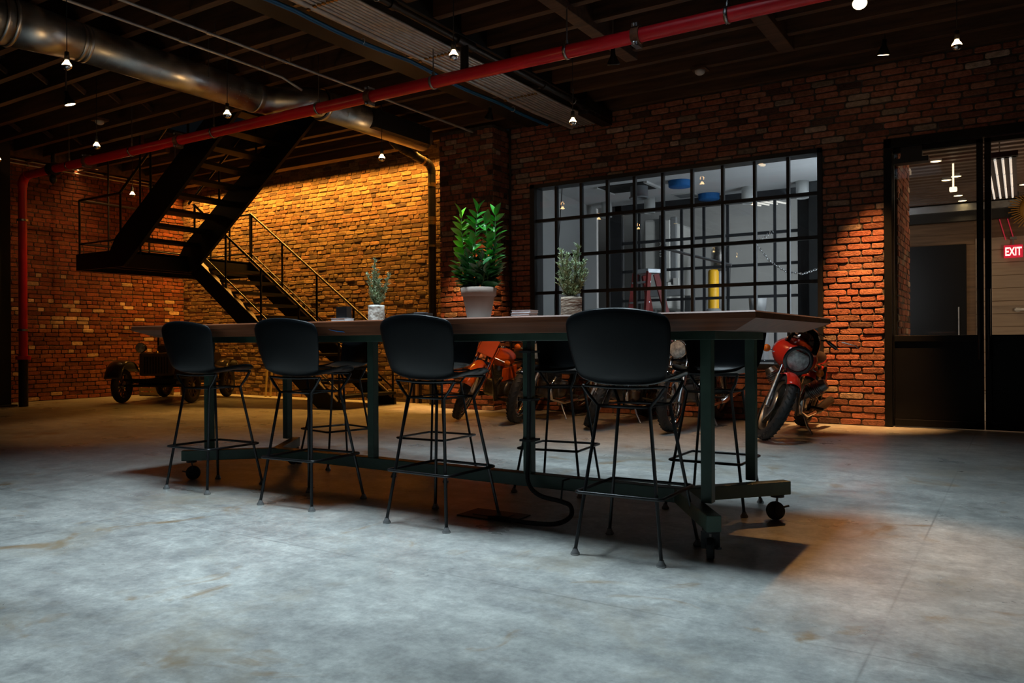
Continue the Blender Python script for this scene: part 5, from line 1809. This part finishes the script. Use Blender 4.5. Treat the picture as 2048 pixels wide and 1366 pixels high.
    if style == 'trail':
        # wide orange fork shroud ending in a hooked foot
        m = MB()
        pl = [(0.0, 0.74), (0.1, 0.76), (0.09, 0.45), (-0.02, 0.22), (-0.13, 0.12), (-0.2, 0.16), (-0.2, 0.24), (-0.08, 0.34), (-0.02, 0.46)]
        for (yy) in (-0.115, 0.115):
            vs = []
            for off2 in (-0.004, 0.004):
                for (pxx, pzz) in pl:
                    vs.append(fa + axd * pzz * 0.9 + V(pxx + 0.02, yy + off2, 0))
            n = len(pl)
            q = MB().add(vs, [tuple(range(n)), tuple(range(2 * n - 1, n - 1, -1))] + [(i, n + i, n + (i + 1) % n, (i + 1) % n) for i in range(n)])
            turned(q.build('fork_shroud', pm, root, bevel=0.002))
        turned(MB().box(fa + axd * 0.63 + V(0.13, 0, 0.02), (0.012, 0.2, 0.22), Matrix.Rotation(-rake, 3, 'Y')).build('number_plate', pm, root, bevel=0.02))
        MB().box((0.0, 0.085, 0.56), (0.3, 0.02, 0.17), Matrix.Rotation(0.15, 3, 'Y')).build('side_panel', pm, root, bevel=0.02)
        MB().box((0.0, -0.085, 0.56), (0.3, 0.02, 0.17), Matrix.Rotation(0.15, 3, 'Y')).build('side_panel', pm, root, bevel=0.02)

    # tank, seat, tail
    def tank(u, v):
        # u along, v around
        xx = 0.33 - 0.5 * u
        prof_ = math.sin(PI * min(0.985, max(0.03, 0.08 + 0.84 * u))) ** 0.55
        a = 2 * PI * v
        wy = 0.135 * prof_ * (1 - 0.3 * u)
        hz_ = 0.12 * prof_
        return V(xx, wy * math.cos(a), 0.76 + hz_ * math.sin(a) - 0.03 * u)

    m = MB().grid(tank, 12, 18)
    tk = m.build('fuel_tank', pm, root)
    MB().lathe([(0.0, 0.14), (0.025, 0.138), (0.03, 0.12)], 14, o=(0.12, 0, 0.745)).build('filler_cap', M['chrome'], tk)

    def seat(u, v):
        xx = -0.12 - 0.55 * u
        a = 2 * PI * v
        e_ = math.sin(PI * min(0.97, 0.1 + 0.85 * u)) ** 0.4
        return V(xx, 0.115 * e_ * math.cos(a), 0.745 + 0.055 * e_ * math.sin(a) + 0.05 * u * u)

    MB().grid(seat, 10, 14).build('seat', M['seat_black'], root)
    m = MB()

    def rf(u, v):
        a = 0.7 + 1.9 * u
        t = (v - 0.5) * 2
        return V(-WB + math.cos(a) * (R + 0.035 - 0.04 * t * t), 0.08 * t, R + math.sin(a) * (R + 0.035 - 0.04 * t * t))

    m.grid(rf, 12, 6)
    m.build('rear_fender', pm if style in ('fairing', 'trail') else M['bike_black'], root, solid=0.004)
    MB().box((-0.83, 0, 0.72), (0.05, 0.12, 0.07)).build('tail_light', M['ladder_red'], root, bevel=0.01)
    # frame
    m = MB()
    for s in (-1, 1):
        m.tube([(0.38, 0.02 * s, 0.8), (0.33, 0.1 * s, 0.45), (0.27, 0.12 * s, 0.24), (-0.22, 0.12 * s, 0.24), (-0.33, 0.11 * s, 0.42), (-0.3, 0.1 * s, 0.7), (0.36, 0.03 * s, 0.78)], 0.014, 8)
        m.tube([(-0.3, 0.1 * s, 0.42), (-WB, 0.1 * s, R)], 0.018, 8)
        m.tube([(-0.6, 0.1 * s, 0.68), (-WB + 0.05, 0.12 * s, R)], 0.02, 8)
        m.tube([(-0.28, 0.1 * s, 0.7), (-0.75, 0.09 * s, 0.72)], 0.012, 8)
    m.build('frame', M['bike_black'], root)
    # engine
    en = MB().box((0.02, 0, 0.36), (0.4, 0.22, 0.2)).build('engine', M['engine'], root, bevel=0.03)
    if style in ('fairing', 'naked'):
        cyls = [(V(0.1, 0.1, 0.42), V(0, 0.72, 0.69)), (V(0.1, -0.1, 0.42), V(0, -0.72, 0.69))]
    elif style == 'trail':
        cyls = [(V(0.08, 0.0, 0.42), V(0.25, 0, 0.97))]
    else:
        cyls = [(V(0.12, 0.08, 0.42), V(0.2, 0.0, 0.98)), (V(0.12, -0.08, 0.42), V(0.2, 0.0, 0.98))]
    for (c0, dv) in cyls:
        dv = dv.normalized()
        cy = MB().cyl(c0, c0 + dv * 0.2, 0.05, n=14).build('cylinder', M['engine'], en)
        for k in range(8):
            q = c0 + dv * (0.05 + 0.017 * k)
            MB().cyl(q, q + dv * 0.006, 0.078, n=16).build('cooling_fin', M['engine'], cy)
        MB().cyl(c0 + dv * 0.19, c0 + dv * 0.24, 0.065, 0.05, n=14).build('rocker_cover', M['chrome' if style == 'black' else 'engine'], cy)
    for s in (-1, 1):
        MB().lathe([(0.0, 0.135), (0.07, 0.132), (0.1, 0.115), (0.105, 0.09)], 20, o=(-0.02, 0, 0.36), ax=(0, s, 0)).build('crankcase_cover', M['engine'], en)
        ex_ = MB().tube([(0.2, 0.12 * s, 0.52), (0.33, 0.14 * s, 0.42), (0.28, 0.15 * s, 0.28), (0.0, 0.16 * s, 0.22), (-0.35, 0.17 * s, 0.24)], 0.02, 10).build('exhaust_pipe', M['chrome' if style != 'trail' else 'iron'], root)
        MB().tube([(-0.33, 0.17 * s, 0.24), (-0.42, 0.17 * s, 0.25), (-0.85, 0.19 * s, 0.33), (-0.9, 0.19 * s, 0.34)], [0.022, 0.04, 0.044, 0.03], 12).build('muffler', M['chrome' if style == 'black' else 'iron'], ex_)
        pg = MB().cyl((-0.15, 0.13 * s, 0.3), (-0.15, 0.27 * s, 0.31), 0.013, n=8).build('foot_peg', M['rubber'], root)
    # side stand
    sd_ = math.radians(lean)
    MB().tube([(0.02, 0.13, 0.24), (0.05, 0.2, 0.14), (0.07, 0.27, 0.27 * math.tan(sd_) + 0.002)], 0.01, 8).build('side_stand', M['steel'], root)
    # cables
    m = MB()
    for s in (-1, 1):
        m.tube([hb + V(-0.05, 0.2 * s, zb), hb + V(0.1, 0.12 * s, zb + 0.04), hb + V(0.05, 0.05 * s, -0.12), V(0.3, 0.03 * s, 0.7)], 0.005, 5)
    m.build('control_cables', M['rubber'], root)
    if style == 'fairing':
        MB().tube([pts[5] + V(0, -0.03, 0.0), pts[5] + V(0.02, 0.1, 0.0), pts[5] + V(0.02, 0.13, -0.02)], 0.006, 6).build('mirror_stem', M['chrome'], root)
    return root


motorcycle(-1.98, 7.36, 'red motorcycle with headlight fairing and smoked windscreen by the brick wall', 'bike_red', 'fairing', lean=15, steer=30)
motorcycle(-2.97, 7.58, 'dark maroon motorcycle with chrome headlight beside the red one', 'bike_maroon', 'black', lean=2, steer=1)
motorcycle(-3.84, 7.55, 'black motorcycle in the middle of the parked row', 'bike_black', 'naked', lean=13, steer=24)
motorcycle(-4.77, 7.55, 'black motorcycle with bright fork tubes next to the orange one', 'bike_black', 'black', lean=10, steer=12)
motorcycle(-5.56, 7.56, 'orange motorcycle with wide fork shrouds in front of the brick pier', 'bike_orange', 'trail', lean=14, steer=26)

# ------------------------------------------------------------------ vintage car under the stairs
C = thing('vintage_car', 'small dark vintage open car parked under the staircase', 'car', (-11.66, 8.02, 0), -PI / 3)


def cwheel(x, y, R=0.27):
    prof = [(R - 0.05 + 0.05 * math.cos(t), 0.055 * math.sin(t)) for t in [-2.2 + 4.4 * k / 10 for k in range(11)]]
    w = MB().lathe(prof, 32, o=(x, y, R), ax=(0, 1, 0)).build('wheel', M['rubber'], C)
    MB().lathe([(R - 0.07, -0.04), (R - 0.085, 0), (R - 0.07, 0.04)], 28, o=(x, y, R), ax=(0, 1, 0)).build('rim', M['car_tan'], w)
    for k in range(12):
        a = 2 * PI * k / 12
        MB().bar((x, y, R), (x + math.cos(a) * (R - 0.08), y, R + math.sin(a) * (R - 0.08)), 0.014, 0.018, up=(0, 1, 0)).build('spoke', M['car_tan'], w)
    MB().cyl((x, y - 0.04, R), (x, y + 0.04, R), 0.04, n=14).build('hub', M['steel'], w)


for x in (0.65, -0.72):
    for s in (-1, 1):
        cwheel(x, 0.55 * s)
    MB().cyl((x, -0.54, 0.27), (x, 0.54, 0.27), 0.022, n=8).build('axle', M['iron'], C)


def hood(u, v):
    x = 0.62 - 0.72 * u
    a = PI * v
    w = 0.29 + 0.08 * u
    return V(x, w * math.cos(a) * (abs(math.cos(a)) ** -0.25 if abs(math.cos(a)) > 0.05 else 0.5), 0.45 + (0.3 + 0.06 * u) * math.sin(a) ** 0.6)


MB().grid(hood, 8, 16).build('hood', M['car_paint'], C)
rd = MB().bb(0.6, 0.66, -0.28, 0.28, 0.42, 0.78).build('radiator_shell', M['car_tan'], C, bevel=0.03)
for k in range(9):
    MB().bb(0.66, 0.668, -0.19 + 0.045 * k, -0.175 + 0.045 * k, 0.46, 0.72).build('grille_bar', M['iron'], rd)
MB().lathe([(0.0, 0.05), (0.02, 0.045), (0.025, 0.0)], 12, o=(0.63, 0, 0.76)).build('radiator_cap', M['brass'], rd)
bd = MB()
bd.bb(-0.95, -0.1, -0.38, 0.38, 0.36, 0.78)
bd.build('body_tub', M['car_paint'], C, bevel=0.06)
MB().bb(-0.14, -0.08, -0.36, 0.36, 0.74, 0.9).build('cowl', M['car_tan'], C, bevel=0.02)
ws = MB().bb(-0.13, -0.1, -0.36, -0.34, 0.88, 1.15).bb(-0.13, -0.1, 0.34, 0.36, 0.88, 1.15).bb(-0.13, -0.1, -0.36, 0.36, 1.13, 1.15).build('windscreen_frame', M['bike_black'], C)
MB().bb(-0.118, -0.114, -0.34, 0.34, 0.9, 1.13).build('windscreen_glass', M['clear_glass'], ws)
MB().bb(-0.8, -0.7, -0.33, 0.33, 0.7, 1.0).build('seat_back', M['seat_black'], C, bevel=0.04)
MB().tube([(-0.3 + 0.0 * math.cos(t), -0.17 + 0.16 * math.cos(t), 0.95 + 0.14 * math.sin(t)) for t in [2 * PI * k / 20 for k in range(20)]], 0.011, 6, closed=True).build('steering_wheel', M['bike_black'], C)
for s in (-1, 1):
    def fnd(u, v, s=s):
        a = 0.25 + 2.35 * u
        t = (v - 0.5) * 2
        rr2 = 0.32 - 0.02 * t * t
        return V(0.65 + math.cos(a) * rr2, 0.54 * s + 0.135 * t, 0.3 + math.sin(a) * rr2 * 1.15)

    MB().grid(fnd, 14, 6).build('front_fender', M['car_paint'], C, solid=0.006)

    def fnr(u, v, s=s):
        a = 0.35 + 2.35 * u
        t = (v - 0.5) * 2
        rr2 = 0.32 - 0.02 * t * t
        return V(-0.72 + math.cos(a) * rr2, 0.54 * s + 0.135 * t, 0.3 + math.sin(a) * rr2 * 1.15)

    MB().grid(fnr, 14, 6).build('rear_fender', M['car_paint'], C, solid=0.006)
    MB().bb(-0.46, 0.38, 0.47 * s - 0.08, 0.47 * s + 0.08, 0.3, 0.325).build('running_board', M['car_paint'], C)
    h = MB().lathe([(0.075, 0.03), (0.082, 0.02), (0.07, -0.05), (0.03, -0.1), (0, -0.11)], 22, o=(0.6, 0.27 * s, 0.86), ax=(1, 0, 0)).build('headlight', M['bike_black'], C)
    MB().lathe([(0.0, 0.045), (0.04, 0.041), (0.073, 0.03)], 22, o=(0.6, 0.27 * s, 0.86), ax=(1, 0, 0)).build('lens', M['lens'], h)
    MB().cyl((0.57, 0.27 * s, 0.5), (0.57, 0.27 * s, 0.8), 0.012, n=8).build('bracket', M['iron'], h)
MB().bb(-0.95, 0.62, -0.3, 0.3, 0.28, 0.37).build('chassis', M['iron'], C)
MB().bb(0.66, 0.7, -0.5, 0.5, 0.34, 0.38).build('front_bar', M['iron'], C)

# boxes behind the car
cb = thing('cardboard_box', 'plain brown cardboard box on the floor behind the car', 'box', (-12.55, 9.0, 0))
MB().bb(-0.2, 0.2, -0.15, 0.15, 0, 0.2).build('carton', M['cardboard'], cb, bevel=0.004)
MB().bb(-0.2, 0.2, -0.02, 0.02, 0.2, 0.202).build('packing_tape', M['car_tan'], cb)
cr = thing('slatted_crate', 'low yellowish slatted crate beside the car wheel', 'crate', (-13.0, 8.55, 0), 0.1)
for k in range(3):
    MB().bb(-0.25, 0.25, -0.16, -0.145, 0.015 + 0.075 * k, 0.065 + 0.075 * k).build('slat', M['crate'], cr)
    MB().bb(-0.25, 0.25, 0.145, 0.16, 0.015 + 0.075 * k, 0.065 + 0.075 * k).build('slat', M['crate'], cr)
for (x, yy) in ((-0.24, -0.14), (0.0, -0.14), (0.24, -0.14), (-0.24, 0.14), (0.0, 0.14), (0.24, 0.14)):
    MB().bb(x - 0.015, x + 0.015, yy - 0.012, yy + 0.012, 0, 0.24).build('crate_post', M['crate'], cr)
MB().bb(-0.25, 0.25, -0.145, 0.145, 0.005, 0.02).build('bottom', M['crate'], cr)
for k in range(2):
    x = -10.95 + 0.12 * k
    pl = thing('leaning_batten', ['pale timber batten leaning on the lit wall, nearer the car', 'pale timber batten leaning on the lit wall, nearer the stairs'][k], 'batten', (x, 9.25, 0), group='battens on the lit wall')
    MB().bar((0, 0.0, 0.0), (-0.06, 0.16, 1.3), 0.03, 0.02, up=(0, 1, 0)).build('batten', M['crate'], pl)
# dark plank boards by the drain
bp_ = thing('leaning_board', 'narrow pale boards standing against the lit wall beside the drain pipe', 'board', (-7.75, 9.36, 0))
for k in range(2):
    MB().bb(-0.08 + 0.12 * k, -0.05 + 0.12 * k, -0.02, 0.02, 0, 0.55).build('board', M['cardboard'], bp_)
MB().bb(-0.13, 0.12, 0.02, 0.035, 0, 0.5).build('backing', M['iron'], bp_)
# dark steel column at the left edge
col = thing('steel_column', 'black steel column beside the red riser at the left edge', 'column', (-12.75, 5.85, 0))
MB().bb(-0.11, 0.11, -0.11, 0.11, 0, 4.1).build('shaft', M['beam_black'], col, bevel=0.006)
MB().bb(-0.17, 0.17, -0.17, 0.17, 0, 0.03).build('base_plate', M['beam_black'], col, bevel=0.004)
# vertical conduit in the corner between pier and window wall
vc = thing('corner_conduit', 'thin black vertical conduit in the corner between pier and window wall', 'conduit', (-5.9, 9.2, 0))
MB().cyl((0, 0, 0), (0, 0, 3.84), 0.014, n=8).build('tube', M['iron'], vc)
for z in (0.8, 2.0, 3.2):
    MB().bb(-0.025, 0.025, -0.016, 0.04, z, z + 0.02).build('clip', M['iron'], vc)
